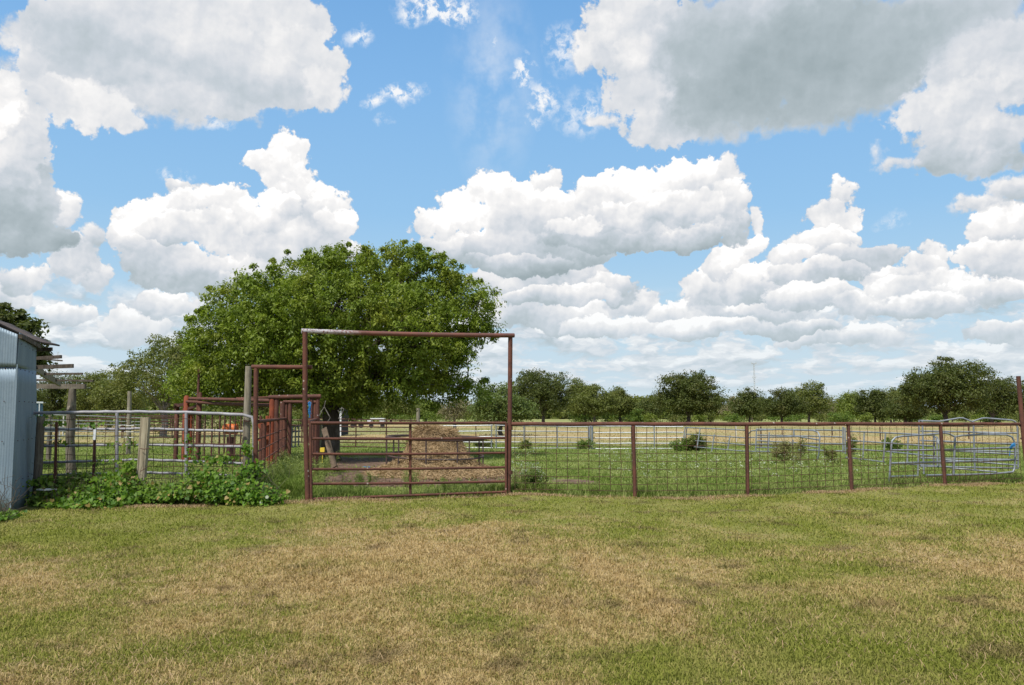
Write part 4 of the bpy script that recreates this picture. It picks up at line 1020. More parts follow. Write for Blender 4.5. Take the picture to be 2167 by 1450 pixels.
# ------------------------------------------------------------------ things far behind
# a half-seen vehicle behind the shed
VY = 42.0
vh = thing('truck', 'white roofed truck with dark teal sides and blue windows, half hidden behind the shed', 'truck', (X(60, VY), VY, 0))
x0, x1 = X(20, VY), X(89, VY)
m = MB()
prof = [(x0, 1.15), (x0, .55), (x1 + .02, .55), (x1 + .02, 1.08), (x1, 1.35), (x0, 1.35)]
def prism(prof, y0, y1):
    m = MB(); n = len(prof)
    for y in (y0, y1):
        for a_, b_ in prof: m.v.append(Vector((a_, y, b_)))
    m.f.append(tuple(range(n))); m.f.append(tuple(n + k for k in reversed(range(n))))
    for k in range(n): m.f.append((k, n + k, n + (k + 1) % n, (k + 1) % n))
    return m
prism(prof, VY, VY + 1.8).build('body', TEAL_PAINT, vh, smooth=False)
zt = Z(853, VY)
prism([(x0, 1.33), (x1 - .02, 1.33), (x1 - .10, zt), (x0, zt)], VY + .08, VY + 1.7).build('cab', TEAL_PAINT, vh, smooth=False)
prism([(X(70, VY), 1.42), (X(79, VY), 1.42), (X(78, VY), zt - .1), (X(72, VY), zt - .1)], VY + .05, VY + .10).build('window', GLASS, vh, smooth=False)
prism([(X(81, VY), 1.42), (X(87, VY), 1.42), (X(85.5, VY), zt - .12), (X(81, VY), zt - .1)], VY + .05, VY + .10).build('window', GLASS, vh, smooth=False)
m = MB(); m.bar((x0, VY + .9, zt + .03), (x1 - .06, VY + .9, zt + .03), 1.75, .08)
m.bar((X(80, VY), VY + .06, 1.4), (X(79.6, VY), VY + .06, zt), .05, .05); m.build('roof', WHITE_PAINT, vh, smooth=False)
for x_ in (x0 + .3, x1 - .35): MB().tube([(x_, VY - .02, .34), (x_, VY + .22, .34)], .34, 16).build('wheel', TYRE, vh)
vh.rotation_euler.z = math.radians(28)
# shed with a dark opening beyond the trunk
ob = thing('open_shed', 'small open fronted shed, inner shade painted black, white corner, beyond the tree trunk', 'shed', (X(700, 60), 60, 0))
xa, xb = X(690, 60), X(719, 60); zt = Z(857, 60)
MB().box(((xa + xb) / 2, 62, zt / 2), (xb - xa - .1, 3, zt - .1)).build('interior', OPENING_SHADE, ob, smooth=False)  # solid black block: the shade inside the opening is put into its colour
m = MB(); m.bar((xb, 60.3, 0), (xb, 60.3, zt), .12, .12); m.bar((xa, 60.3, 0), (xa, 60.3, zt), .12, .12); m.build('corner_post', WHITE_PAINT, ob, smooth=False)
m = MB(); m.bar((xa - .2, 61.8, zt + .05), (xb + .3, 61.8, zt + .05), 3.8, .1); m.build('roof', ROOFTIN, ob, smooth=False)
m = MB()
for y_ in (886, 889.5): m.bar(P(694, y_, 60.1), P(717, y_, 60.1), .06, .06)
m.build('bar', WHITE_PAINT, ob, smooth=False)
# small white utility cart
gc = thing('utility_cart', 'small white utility cart with a canopy far off in the dry field', 'cart', (X(800, 95), 95, 0))
cx = X(800, 95)
MB().bar((cx - .75, 95, Z(886, 95)), (cx + .75, 95, Z(886, 95)), 1.2, .1).build('canopy', WHITE_PAINT, gc, smooth=False)
m = MB()
for dx in (-.6, .6): m.tube([(cx + dx, 94.6, .5), (cx + dx * .9, 94.6, Z(886, 95))], .03, 6)
m.build('canopy_post', TOWER, gc)
m = MB(); m.box((cx - .1, 95, .5), (1.9, 1.2, .3)); m.box((cx - .9, 95, .68), (.4, 1.1, .3)); m.box((cx + .5, 95, .72), (.5, 1.0, .2)); m.build('body', WHITE_PAINT, gc, smooth=False)
for dx in (-.65, .6): MB().tube([(cx + dx, 94.35, .24), (cx + dx, 94.6, .24)], .24, 12).build('wheel', TYRE, gc)
bx = thing('trailer', 'low dark flatbed trailer beside the white cart', 'trailer', (X(757, 95), 95, 0))
MB().box((X(757, 95), 95, .55), (2.4, 1.4, .14)).build('bed', RUST_DARK, bx, smooth=False)
for dx in (-.4, .5): MB().tube([(X(757, 95) + dx, 94.25, .28), (X(757, 95) + dx, 94.5, .28)], .28, 12).build('wheel', TYRE, bx)
# masts
def mast(px, yt, Y, label, w):
    t = thing('radio_mast', label, 'mast', (X(px, Y), Y, 0)); x_ = X(px, Y); h = Z(yt, Y); m = MB()
    for k in range(3):
        a_ = 2 * math.pi * k / 3; m.tube([(x_ + w * math.cos(a_), Y + w * math.sin(a_), 0), (x_ + w * math.cos(a_), Y + w * math.sin(a_), h)], w * .22, 5)
    n = int(h / (w * 3)); 
    for k in range(n):
        z0_, z1_ = h * k / n, h * (k + 1) / n
        for j in range(3):
            a_, b_ = 2 * math.pi * j / 3, 2 * math.pi * (j + 1) / 3
            m.tube([(x_ + w * math.cos(a_), Y + w * math.sin(a_), z0_), (x_ + w * math.cos(b_), Y + w * math.sin(b_), z1_)], w * .13, 4)
    m.build('lattice', TOWER, t)
    m = MB()
    for zz, ww in ((h, w * 4.2), (h * .995, w * 3), (h - (h - 8) * .36, w * 3.0)):
        m.tube([(x_ - ww, Y, zz), (x_ + ww, Y, zz)], w * .3, 5); m.tube([(x_ - ww * .8, Y, zz - w), (x_ - ww * .8, Y, zz + w * 1.8)], w * .3, 5); m.tube([(x_ + ww * .8, Y, zz - w), (x_ + ww * .8, Y, zz + w * 1.8)], w * .3, 5)
    m.build('antenna', TOWER, t); return t
mast(1598, 769, 520, 'tall thin lattice radio mast rising behind the right hand oaks', .42)
mast(117, 745, 420, 'faint thin mast standing in the sky behind the lean-to purlins', .14)
# a bit of tin and rubble by the shed
m = MB(); m.bar(P(84, 1052, 14.6), P(112, 1050, 14.8), .22, .02); tag(m.build('tin_scrap', WHITE_RAIL, smooth=False), 'pale flat scrap lying in the vines at the shed corner', 'scrap')
bpy.data.objects['tin_scrap'].location.z = .12

# ------------------------------------------------------------------ trees
def leaf_cards(centres, crad, per, size, g, flat=0.7, droop=0.0, aspect=0.55, clump_rnd=None, out_from=None):
    """leaf-sized rhombic cards scattered through clumps"""
    n = len(centres) * per
    ci = np.repeat(np.arange(len(centres)), per)
    u = g.normal(size=(n, 3)); u /= np.linalg.norm(u, axis=1)[:, None]
    rad = g.random(n) ** 0.45
    off = u * rad[:, None] * np.asarray(crad)[ci][:, None]; off[:, 2] *= flat
    pos = centres[ci] + off
    if droop: pos[:, 2] -= droop * np.abs(g.normal(size=n)) * np.asarray(crad)[ci]
    nn = u * 0.6 + g.normal(size=(n, 3)) * 0.55 + np.array([0, 0, 0.55]); nn /= np.linalg.norm(nn, axis=1)[:, None]
    ax = g.normal(size=(n, 3)); 
    if droop: ax[:, 2] = -np.abs(ax[:, 2]) - droop * 2
    ax -= nn * (ax * nn).sum(1)[:, None]; ax /= np.linalg.norm(ax, axis=1)[:, None]
    bx_ = np.cross(nn, ax); s_ = size * g.uniform(.6, 1.35, n)[:, None]
    v = np.stack([pos - ax * s_ * .5, pos + bx_ * s_ * aspect * .5 + ax * s_ * .05 + nn * s_ * .08, pos + ax * s_ * .5, pos - bx_ * s_ * aspect * .5 + ax * s_ * .05 + nn * s_ * .08], 1).reshape(-1, 3)
    b = np.arange(n) * 4
    cr_ = g.random(len(centres)) if clump_rnd is None else clump_rnd
    r_ = np.clip(cr_[ci] * .6 + g.random(n) * .4, 0, 1)
    return v, np.stack([b, b + 1, b + 2, b + 3], 1), np.repeat(r_, 4)

def limb(mb, a, b, r0, r1, g, bend=.15, n=5, sides=6):
    a, b = Vector(a), Vector(b); d = b - a; pts = []; rs = []
    w = Vector(g.normal(size=3)) * d.length * bend * .35; lift = Vector((0, 0, d.length * bend * .5))
    for k in range(n + 1):
        t = k / n; pts.append(a + d * t + (w + lift) * math.sin(math.pi * t) * (1 - t * .4)); rs.append(r0 + (r1 - r0) * t ** .8)
    mb.tube(pts, rs, sides, cap=False); return pts

def tree(name, label, base, lobes, trunk_r, fork, leafmat, bark, size, nclump, per, crad, seed, group=None, flat=.7, droop=0.0, aspect=.55, low=None, nlimb=None, lean=(0, 0), twig=60):
    """lobes: (cx, cy, cz, rx, ry, rz) relative to the base; leaf clumps fill the outer part of every lobe"""
    g = np.random.default_rng(seed); base = Vector(base)
    t = thing(name, label, 'tree' if 'shrub' not in name and 'bush' not in name else 'shrub', base, group)
    lb = np.array(lobes, float); w = (lb[:, 3] * lb[:, 4] + lb[:, 3] * lb[:, 5] + lb[:, 4] * lb[:, 5]); w /= w.sum()
    li = g.choice(len(lb), nclump, p=w)
    u = g.normal(size=(nclump, 3)); u /= np.linalg.norm(u, axis=1)[:, None]
    rad = np.where(g.random(nclump) < .78, g.uniform(.78, 1.10, nclump), g.uniform(.2, .8, nclump))
    cen = lb[li, :3] + u * rad[:, None] * lb[li, 3:]
    if low is not None: cen = cen[cen[:, 2] > low + g.normal(0, .12 * abs(low) + .05, len(cen))]
    # sprigs that stand out of the outline, and hollows in it
    ns = nclump // 7; u2 = g.normal(size=(ns, 3)); u2[:, 2] = np.abs(u2[:, 2]) * .8 + .1; u2 /= np.linalg.norm(u2, axis=1)[:, None]; l2 = g.choice(len(lb), ns, p=w)
    spr = lb[l2, :3] + u2 * lb[l2, 3:] * g.uniform(1.08, 1.30, ns)[:, None]
    cen = np.concatenate([cen, spr]); ccr = np.concatenate([g.uniform(.55, 1.35, len(cen) - ns), g.uniform(.3, .6, ns)])
    hol = lb[g.choice(len(lb), 9), :3] + g.normal(size=(9, 3)) * lb[:, 3:].mean(0) * .9
    dmin = np.min(np.linalg.norm((cen[:, None, :] - hol[None]) / (lb[:, 3:].mean(0) * .42), axis=2), axis=1); kk = dmin > 1
    if low is not None: kk &= cen[:, 2] > low
    cen, ccr = cen[kk], ccr[kk]; cr_ = crad * ccr
    v, q, r_ = leaf_cards(cen + np.array(base), cr_, per, size, g, flat, droop, aspect)
    keepz = (v.reshape(-1, 4, 3)[:, :, 2].min(1) > .02)
    v = v.reshape(-1, 4, 3)[keepz].reshape(-1, 3); r_ = r_.reshape(-1, 4)[keepz].ravel(); b = np.arange(len(v) // 4) * 4
    np_mesh('crown', v, np.stack([b, b + 1, b + 2, b + 3], 1), None, leafmat, r_, t)
    mb = MB(); fk = base + Vector((lean[0], lean[1], fork))
    mid = base.lerp(fk, .5) + Vector((g.normal() * trunk_r * .3, 0, 0))
    mb.tube([base + Vector((0, 0, -.1)), base + Vector((0, 0, .12 * fork)), mid, fk], [trunk_r * 1.5, trunk_r * 1.12, trunk_r, trunk_r * .95], 10)
    tips = []
    for k in range(len(lb) if nlimb is None else min(nlimb, len(lb))):
        c_ = base + Vector(lb[k, :3]); e = fk.lerp(c_, .95)
        pts = limb(mb, fk, e, trunk_r * g.uniform(.38, .6), trunk_r * .14, g, .22); tips += [(p_, trunk_r * .16) for p_ in pts[2:]]
    if tips:
        for _ in range(twig):
            p_, r0 = tips[g.integers(len(tips))]; cc = cen[g.integers(len(cen), size=12)] + np.array(base)
            c_ = cc[np.argmin(np.linalg.norm(cc - np.array(p_), axis=1))]
            limb(mb, p_, c_, r0 * .7, r0 * .12, g, .25, 3, 4)
    mb.build('trunk', bark, t, sharp=False)
    return t

# the big broad tree behind the gate
TY = 30.0
sc_ = TY / F
def lobe_px(px, py, rx, ry, dy=0.0, dep=None, Y=TY, bx=0.0, by=0.0):
    q = P(px, py, Y); return (q.x - bx, q.y + dy - by, q.z, rx * Y / F, (dep if dep is not None else (rx + ry) / 2 * Y / F), ry * Y / F)
bx0, by0 = X(700, 29.5), 29.5
big = [(820, 590, 120, 75, .6), (740, 575, 70, 45, -.6), (890, 600, 80, 60, .2), (650, 600, 90, 60, .3), (690, 545, 40, 22, 0), (600, 650, 90, 70, -.5), (940, 660, 90, 80, .4), (1000, 650, 50, 45, -.4), (1010, 700, 40, 30, 0), (960, 730, 50, 40, -.6),
       (500, 640, 62, 44, .3), (470, 700, 60, 50, -.2), (450, 760, 78, 60, .6), (410, 810, 60, 40, 0), (520, 740, 90, 80, -1.2), (620, 720, 100, 90, -1.8), (720, 680, 120, 90, -1.8), (850, 700, 110, 80, -1.6), (900, 770, 90, 60, -.8),
       (700, 780, 110, 70, -1.8), (560, 800, 100, 46, -.9), (640, 830, 80, 30, 0), (800, 810, 110, 52, -1.2), (930, 820, 60, 34, 0), (1000, 825, 34, 24, .4), (740, 850, 60, 22, -.4), (480, 815, 60, 34, -.3), (860, 555, 50, 36, -.3), (960, 605, 36, 32, .3), (550, 590, 40, 28, 0), (700, 640, 90, 60, 1.8), (850, 740, 120, 90, 1.5), (560, 730, 110, 80, 1.5)]
lb_ = [lobe_px(a, b, c, d, e, dep=min(2.0, (c + d) / 2 * sc_ * 1.15), bx=bx0, by=by0) for a, b, c, d, e in big]
tree('broad_tree', 'big broad leafy tree with a drooping green crown behind the gate, the largest in view', (bx0, by0, 0), lb_, .30, 1.9, LEAF_ELM, BARK, .125, 2300, 76, .35, 11, flat=.75, droop=.25, aspect=.42, twig=160)

def oak(px, ytop, x0, x1, yb, Y, label, mat=None, seed=0, name='oak_tree', ylow=None, bark=None, dens=1.0, group='trees beyond the pasture', open_=.0, size=None, nl=None, light=None):
    """an oak whose crown spans photo columns x0..x1 and rows ytop..ylow"""
    g = np.random.default_rng(seed + 100)
    bx, zt = X(px, Y), Z(ytop, Y); ylow = ylow if ylow is not None else yb - (yb - ytop) * .10
    zl = max(.5, Z(ylow, Y)); cxx = X((x0 + x1) / 2, Y) - bx; hw = (x1 - x0) / 2 * Y / F * 1.08; hz = (zt - zl) / 2; cz = (zt + zl) / 2
    nl = nl or int(9 + hw * 1.1); lobes = []
    for k in range(nl):
        a = 2 * math.pi * (k + g.uniform(-.3, .3)) / nl * 2.4; rr = g.uniform(.35, .78) if k > 1 else .1
        fz = g.uniform(-.62, .68) * (1 - .45 * rr); s_ = g.uniform(.20, .42)
        lobes.append((cxx + math.cos(a) * rr * hw * 1.02, math.sin(a) * rr * hw * .8, cz + fz * hz, max(hw * s_, .6), max(hw * s_, .6), max(hz * s_ * 1.15, .5)))
    lobes.append((cxx, 0, cz - hz * .1, hw * .62, hw * .55, hz * .62)); lobes.append((cxx, 0, cz - hz * .45, hw * .85, hw * .7, hz * .42))
    lobes.append((cxx + g.uniform(-.2, .2) * hw, 0, zt - hz * .32, hw * .34, hw * .34, hz * .3))
    lobes.append((cxx - hw * .74, 0, cz - hz * .25, hw * .24, hw * .24, hz * .36)); lobes.append((cxx + hw * .74, 0, cz - hz * .25, hw * .24, hw * .24, hz * .36))
    sz = size or Y * .0019
    vol = hw * hz
    nc = max(130, min(1000, int(dens * (220 + 17 * vol))))
    return tree(name, label, (bx, Y, 0), lobes, max(.16, hw * .05), max(.6, zl * .9), mat or LEAF_OAK, bark or BARK, sz, nc, 42, sz * 4.2, seed, group=group, flat=.6, low=zl * .85, twig=30, nlimb=8)

# right hand side, from the middle to the right edge of the photograph
oak(1150, 781, 1078, 1212, 889, 120, 'dense dark oak just right of the tall gateway leg', seed=1, dens=1.3)
oak(1238, 802, 1196, 1262, 889, 135, 'loose pale topped oak rising behind the dark oak by the gateway', mat=LEAF_OAK2, seed=2, dens=.8)
oak(1258, 818, 1212, 1300, 889, 118, 'olive green oak with pale crossing limbs, third from the gateway', mat=LEAF_OAK2, seed=3, bark=BARK_PALE)
oak(1312, 822, 1284, 1344, 889, 122, 'narrow upright olive oak right of the one with pale limbs', mat=LEAF_OAK2, seed=4)
oak(1368, 846, 1340, 1402, 888, 165, 'small hazy oak low in the gap left of the round crowned oak', seed=5, dens=.8)
oak(1457, 785, 1383, 1536, 891, 112, 'wide round crowned oak standing alone with a thick short trunk', seed=6, dens=1.25, size=.25)
oak(1586, 823, 1556, 1618, 888, 135, 'dark oak directly below the tall radio mast', seed=7)
oak(1654, 822, 1612, 1702, 890, 120, 'flat topped dark oak on a slim trunk right of the mast', seed=8, dens=1.2)
oak(1712, 809, 1668, 1760, 889, 128, 'open crowned oak with sky showing through its top, right of the flat topped one', mat=LEAF_OAK2, seed=9, dens=.75)
oak(1768, 846, 1738, 1800, 886, 190, 'brownish far tree in the low gap left of the yellow green tree', mat=LEAF_DRY, seed=10, dens=.8)
oak(1806, 832, 1778, 1832, 887, 150, 'yellow green young tree between the brownish one and the dark oaks', mat=LEAF_LIGHT, seed=11, name='young_tree')
oak(1852, 826, 1816, 1890, 889, 128, 'dark oak right of the yellow green tree', seed=12, dens=1.2)
oak(1885, 822, 1860, 1925, 888, 150, 'olive tree filling the dip before the tallest right hand oak', mat=LEAF_OAK2, seed=13)
oak(1915, 838, 1880, 1958, 890, 118, 'low dark oak touching the left side of the tallest right hand oak', seed=14, dens=1.1)
oak(2000, 757, 1900, 2084, 890, 105, 'tallest dark oak at the right with holes of sky in its crown', seed=15, dens=1.35, size=.27, nl=15)
oak(2100, 800, 2060, 2190, 889, 118, 'dark oak at the right edge behind the corner post', seed=16, dens=1.1)
oak(1560, 842, 1532, 1580, 887, 180, 'small grey brown tree between the lone oak and the mast oak', mat=LEAF_DRY, seed=17, dens=.8)
# behind and beside the big tree
oak(1060, 812, 992, 1130, 905, 62, 'feathery pale green drooping tree right of the big tree', mat=LEAF_WILLOW, seed=20, name='willow_tree', ylow=902, dens=1.0, size=.16, group=None)
oak(745, 846, 712, 790, 889, 140, 'pale yellow green tree seen under the big crown, left of the cart', mat=LEAF_LIGHT, seed=21, dens=.9)
oak(828, 838, 780, 880, 889, 130, 'mid green spreading tree seen under the big crown above the cart', mat=LEAF_OAK2, seed=22)
oak(900, 845, 868, 940, 889, 150, 'pale green tree behind the thin pale pole', mat=LEAF_LIGHT, seed=23)
oak(962, 842, 930, 1000, 893, 78, 'dry grey brush pile of a tree between the pole and the feathery tree', mat=LEAF_DRY, seed=24, ylow=890, dens=.5, group=None, name='dead_tree', bark=BARK_PALE, size=.14)
oak(640, 800, 560, 720, 889, 120, 'green oak half hidden behind the lower left of the big tree', mat=LEAF_OAK2, seed=25)
oak(540, 800, 470, 600, 889, 110, 'dark oak behind the long overhead pipes', seed=26)
# left side
oak(347, 706, 232, 470, 905, 58, 'wide grey green oak with a thick pale trunk left of the big tree', mat=LEAF_OAK2, seed=30, bark=BARK_PALE, dens=1.5, size=.15, ylow=868, group='trees behind the left pens', nl=18)
oak(262, 800, 200, 300, 890, 75, 'low bushy green tree between the slim post and the grey green oak', mat=LEAF_OAK2, seed=31, ylow=885, size=.16, group='trees behind the left pens')
oak(196, 782, 148, 246, 892, 82, 'tree with an uneven top above the end of the lean-to beam', seed=32, ylow=885, dens=1.1, size=.17, group='trees behind the left pens', mat=LEAF_OAK2)
oak(118, 782, 60, 175, 892, 85, 'dark tree behind the lean-to purlins', seed=33, ylow=885, dens=1.2, size=.17, group='trees behind the left pens')
oak(30, 790, -40, 90, 892, 80, 'dark tree hidden behind the shed corner', seed=34, ylow=880, size=.18, group='trees behind the left pens')
# the one behind the shed roof
tx, ty = X(-60, 24), 24.0
lb2 = [lobe_px(a, b, c, d, 0, Y=24, bx=tx, by=ty, dep=.7) for a, b, c, d in ((-60, 690, 90, 50), (10, 672, 30, 24), (30, 690, 30, 18), (66, 688, 20, 13), (74, 700, 12, 10), (20, 720, 30, 20), (72, 730, 12, 16), (70, 752, 10, 12), (78, 770, 16, 7), (-10, 740, 50, 40), (40, 745, 20, 30))]
tree('oak_tree', 'dark coarse leaved oak branch reaching over the shed roof at the left edge', (tx, ty, 0), lb2, .22, 2.2, LEAF_OAK, BARK, .15, 210, 26, .22, 40, flat=.8, twig=40)

# ------------------------------------------------------------------ shrubs under the far trees
sh_lab = {}
def shrub(px, ytop, yb, wpx, label, mat, seed, name='shrub', group=None, size=None, per=40, nc=None, dep=None, Y=None):
    Y = Y or Gd(yb); g = np.random.default_rng(seed); w = wpx / 2 * Y / F; h = max(.3, Z(ytop, Y)); bx = X(px, Y); lobes = []
    for k in range(5):
        lobes.append((g.uniform(-.5, .5) * w, g.uniform(-.4, .4) * w, h * g.uniform(.32, .55), w * g.uniform(.4, .6), w * g.uniform(.4, .6), h * g.uniform(.3, .45)))
    sz = size or max(.05, Y * .0017)
    return tree(name, label, (bx, Y, 0), lobes, max(.02, w * .05), h * .2, mat, BARK, sz, nc or 34, per, max(sz * 2.5, min(w, h) * .2), seed, group=group, flat=.8, twig=8)
g = np.random.default_rng(77)
REF = [(1150, 'the dense dark oak by the gateway'), (1258, 'the olive oak with pale limbs'), (1312, 'the narrow olive oak'), (1368, 'the small hazy oak'), (1457, 'the lone round crowned oak'), (1530, 'the small grey brown tree'), (1586, 'the oak under the mast'), (1654, 'the flat topped oak'), (1712, 'the open crowned oak'),
       (1768, 'the brownish far tree'), (1806, 'the yellow green tree'), (1852, 'the dark oak beside the yellow green tree'), (1905, 'the low dark oak'), (2003, 'the tallest right hand oak'), (2100, 'the oak at the right edge')]
def by_tree(px):
    r_, nm = min(REF, key=lambda q: abs(q[0] - px)); d = px - r_
    return ('at the left foot of ' if d < -9 else 'at the right foot of ' if d > 9 else 'right below ') + nm
used_ = {}
for k, px in enumerate(np.linspace(1225, 2150, 34)):
    kind = int(g.integers(3)); px = px + g.uniform(-8, 8)
    w_ = g.uniform(36, 60); lab = ('light green', 'olive green', 'yellow green')[kind] + ' shrub ' + by_tree(px)
    if lab in used_: lab = lab.replace(' shrub', ' shrub, rightmost,')
    used_[lab] = 1
    sh = shrub(px, g.uniform(866, 877), 892, w_, lab, (LEAF_SHRUB, LEAF_OAK2, LEAF_LIGHT)[kind], 300 + k, group='shrubs under the far oaks', Y=g.uniform(116, 175), per=30, nc=36)
shrub(1782, 866, 891, 56, 'rounded light green bush standing before the yellow green tree', LEAF_SHRUB, 401, Y=112, nc=70, name='round_bush')
shrub(1352, 862, 891, 34, 'bright green bush in the gap left of the lone oak', LEAF_SHRUB, 402, Y=118, nc=50, name='round_bush')
PL = ['behind the tree trunk', 'above the black open shed', 'between the open shed and the flatbed trailer', 'behind the flatbed trailer', 'just left of the white cart', 'right behind the white cart', 'just right of the white cart', 'over the left side of the hay', 'just left of the thin pale pole', 'just right of the thin pale pole', 'behind the grey brush', 'under the feathery tree']
for k, px in enumerate(np.linspace(700, 1010, 12)):
    shrub(px + g.uniform(-8, 8), g.uniform(860, 874), 893, g.uniform(36, 56), ('light green' if k % 2 else 'yellow green') + ' shrub beyond the dry field ' + PL[k], LEAF_SHRUB if k % 2 else LEAF_LIGHT, 430 + k, group='shrubs beyond the dry field', Y=g.uniform(118, 150), per=26, nc=26)
PL = ['beside the half hidden truck', 'just right of the half hidden truck', 'left of the lean-to post', 'right behind the lean-to post', 'just right of the lean-to post', 'halfway from the lean-to post to the slim post', 'left of the slim grey post', 'right behind the slim grey post', 'over the split wooden post', 'at the foot of the grey green oak', 'left of the orange chute post', 'right behind the orange chute post', 'behind the tall chute pipe', 'behind the chute pickets', 'left of the tall grey post', 'behind the narrow gateway left leg', 'in the narrow gateway', 'behind the thick orange leg', 'right of the thick orange leg', 'behind the tall gateway left leg']
for k, px in enumerate(np.linspace(80, 640, 20)):
    shrub(px + g.uniform(-6, 6), g.uniform(855, 868), 897, g.uniform(40, 64), ('olive green' if k % 2 else 'bright green') + ' underbrush ' + PL[k], LEAF_OAK2 if k % 2 else LEAF_SHRUB, 460 + k, group='underbrush behind the left pens', Y=g.uniform(62, 92), per=34, nc=44)
# the wood that closes the horizon behind them all
def far_wood():
    g = np.random.default_rng(5); n = 900
    xs = np.linspace(-230, 250, n) + g.normal(0, 1.5, n); ys = 235 + g.uniform(0, 30, n); hh = 3.6 + 1.5 * np.sin(xs * .045) + 1.2 * np.sin(xs * .13 + 2)
    cen = np.repeat(np.stack([xs, ys, hh], 1), 9, 0); cen[:, 2] *= g.uniform(.04, 1.0, len(cen)); cen[:, 0] += g.normal(0, 1.4, len(cen))
    v, q, r_ = leaf_cards(cen, np.full(len(cen), 1.5), 16, .95, g, .8, aspect=.8)
    return np_mesh('far_wood', v, q, None, LEAF_OAK2, r_)
tag(far_wood(), kind='stuff')

# ------------------------------------------------------------------ shrubs and weeds inside the pen
LEAF_WEEDY = mat_leaf('olive_weed_leaf', (0.15, 0.165, 0.055), (0.24, 0.245, 0.09), (0.26, 0.22, 0.10))
shrub(1462, 915, 951, 52, 'dark green weedy shrub by the leaning upright of the silver panels', LEAF_OAK2, 501, name='weed_shrub', Y=36.5, size=.09, nc=60, per=50)
shrub(1440, 930, 952, 60, 'low green shrub in front of the silver panels left of the leaning upright', LEAF_SHRUB, 502, name='weed_shrub', Y=36.5, size=.08, nc=40)
shrub(1655, 929, 966, 52, 'brownish green shrub in front of the round cornered gate', LEAF_WEEDY, 503, name='weed_shrub', Y=26.5, size=.06, nc=46, per=50)
shrub(1690, 915, 960, 30, 'thin taller weed behind the brownish shrub', LEAF_WEEDY, 504, name='weed_shrub', Y=27.5, size=.05, nc=26)
shrub(1757, 943, 965, 36, 'low olive weed before the double upright', LEAF_OAK2, 505, name='weed_shrub', Y=26.5, size=.05, nc=40)
shrub(1795, 920, 948, 22, 'small dark weed beside the third mesh post', LEAF_OAK2, 506, name='weed_shrub', Y=34, size=.07, nc=26)
shrub(1890, 928, 950, 50, 'low green weeds in the field behind the long silver panel', LEAF_SHRUB, 507, name='weed_shrub', Y=36, size=.08, nc=30)
shrub(1108, 932, 952, 26, 'dark weed at the foot of the silver panel right of the gateway', LEAF_OAK2, 508, name='weed_shrub', Y=38, size=.08, nc=26)
shrub(1240, 930, 950, 34, 'green weed tuft against the joint of two silver panels', LEAF_SHRUB, 509, name='weed_shrub', Y=38, size=.08, nc=26)
shrub(880, 925, 950, 40, 'dark green weeds under the thin pale pole', LEAF_OAK2, 510, name='weed_shrub', Y=39.5, size=.08, nc=36)
shrub(1020, 928, 950, 44, 'weeds behind the silver rails right of the hay', LEAF_OAK2, 511, name='weed_shrub', Y=39.5, size=.08, nc=36)

def weed_stalks(name, label, pts, height, mat, seed, leaf=.035, spread=.25, stems=7, cat='weed', per=7, flowers=None, group=None):
    """a clump of upright stalks with small leaves all the way up"""
    g = np.random.default_rng(seed); cx_ = np.mean([p_[0] for p_ in pts]); cy_ = np.mean([p_[1] for p_ in pts])
    t = thing(name, label, cat, (cx_, cy_, 0), group); mb = MB(); cen = []; fl = []
    for (x, y) in pts:
        for k in range(stems):
            h = height * g.uniform(.55, 1.15); a = g.uniform(0, 6.28); d = g.uniform(0, spread); tip = Vector((x + math.cos(a) * d * 1.6, y + math.sin(a) * d * 1.6, h))
            b = Vector((x + math.cos(a) * d * .5, y + math.sin(a) * d * .5, -.02)); m_ = b.lerp(tip, .5) + Vector((0, 0, h * .08))
            mb.tube([b, m_, tip], [.005, .004, .002], 4, cap=False)
            for j in range(9):
                tt = (j + g.random()) / 9; q = b.lerp(tip, tt); cen.append((q.x + g.normal(0, .02), q.y + g.normal(0, .02), q.z + h * .1 * math.sin(math.pi * tt)))
            fl.append(tuple(tip))
    mb.build('stem', mat, t, sharp=False)
    cen = np.array(cen); v, q, r_ = leaf_cards(cen, np.full(len(cen), .07), per, leaf, g, 1.0, aspect=.3)
    np_mesh('leaf', v, q, None, mat, r_, t)
    if flowers:
        v, q, r_ = leaf_cards(np.array(fl), np.full(len(fl), .05), 7, .024, g, .6, aspect=.9)
        np_mesh('flower', v, q, None, FLOWER, r_, t)
    return t
LEAF_WEED = mat_leaf('pale_weed_leaf', (0.180, 0.230, 0.055), (0.28, 0.33, 0.10), (0.30, 0.33, 0.11))
def grd(px, py): Y = Gd(py); return (X(px, Y), Y)
weed_stalks('tall_weed', 'tall feathery weeds growing round the foot of the tall gateway right leg', [grd(1092, 1040), grd(1105, 1040), grd(1122, 1042), grd(1140, 1042), grd(1112, 1030), grd(1130, 1034)], .50, LEAF_WEED, 601, flowers=True, stems=12, spread=.22)
weed_stalks('tall_weed', 'long green weeds filling the narrow gateway', [grd(x, y) for x, y in ((560, 1048), (575, 1040), (590, 1046), (605, 1036), (620, 1044), (635, 1040), (600, 1020), (615, 1010), (630, 1018), (640, 1000), (600, 1000), (585, 1010))], .62, LEAF_WEED, 602, stems=12, spread=.3, leaf=.05)
weed_stalks('tall_weed', 'weeds growing up behind the left end of the gate', [grd(x, y) for x, y in ((664, 1010), (676, 1000), (690, 1006), (700, 996), (682, 1020), (668, 1030))], .5, LEAF_WEED, 603, stems=9, spread=.25, leaf=.045)
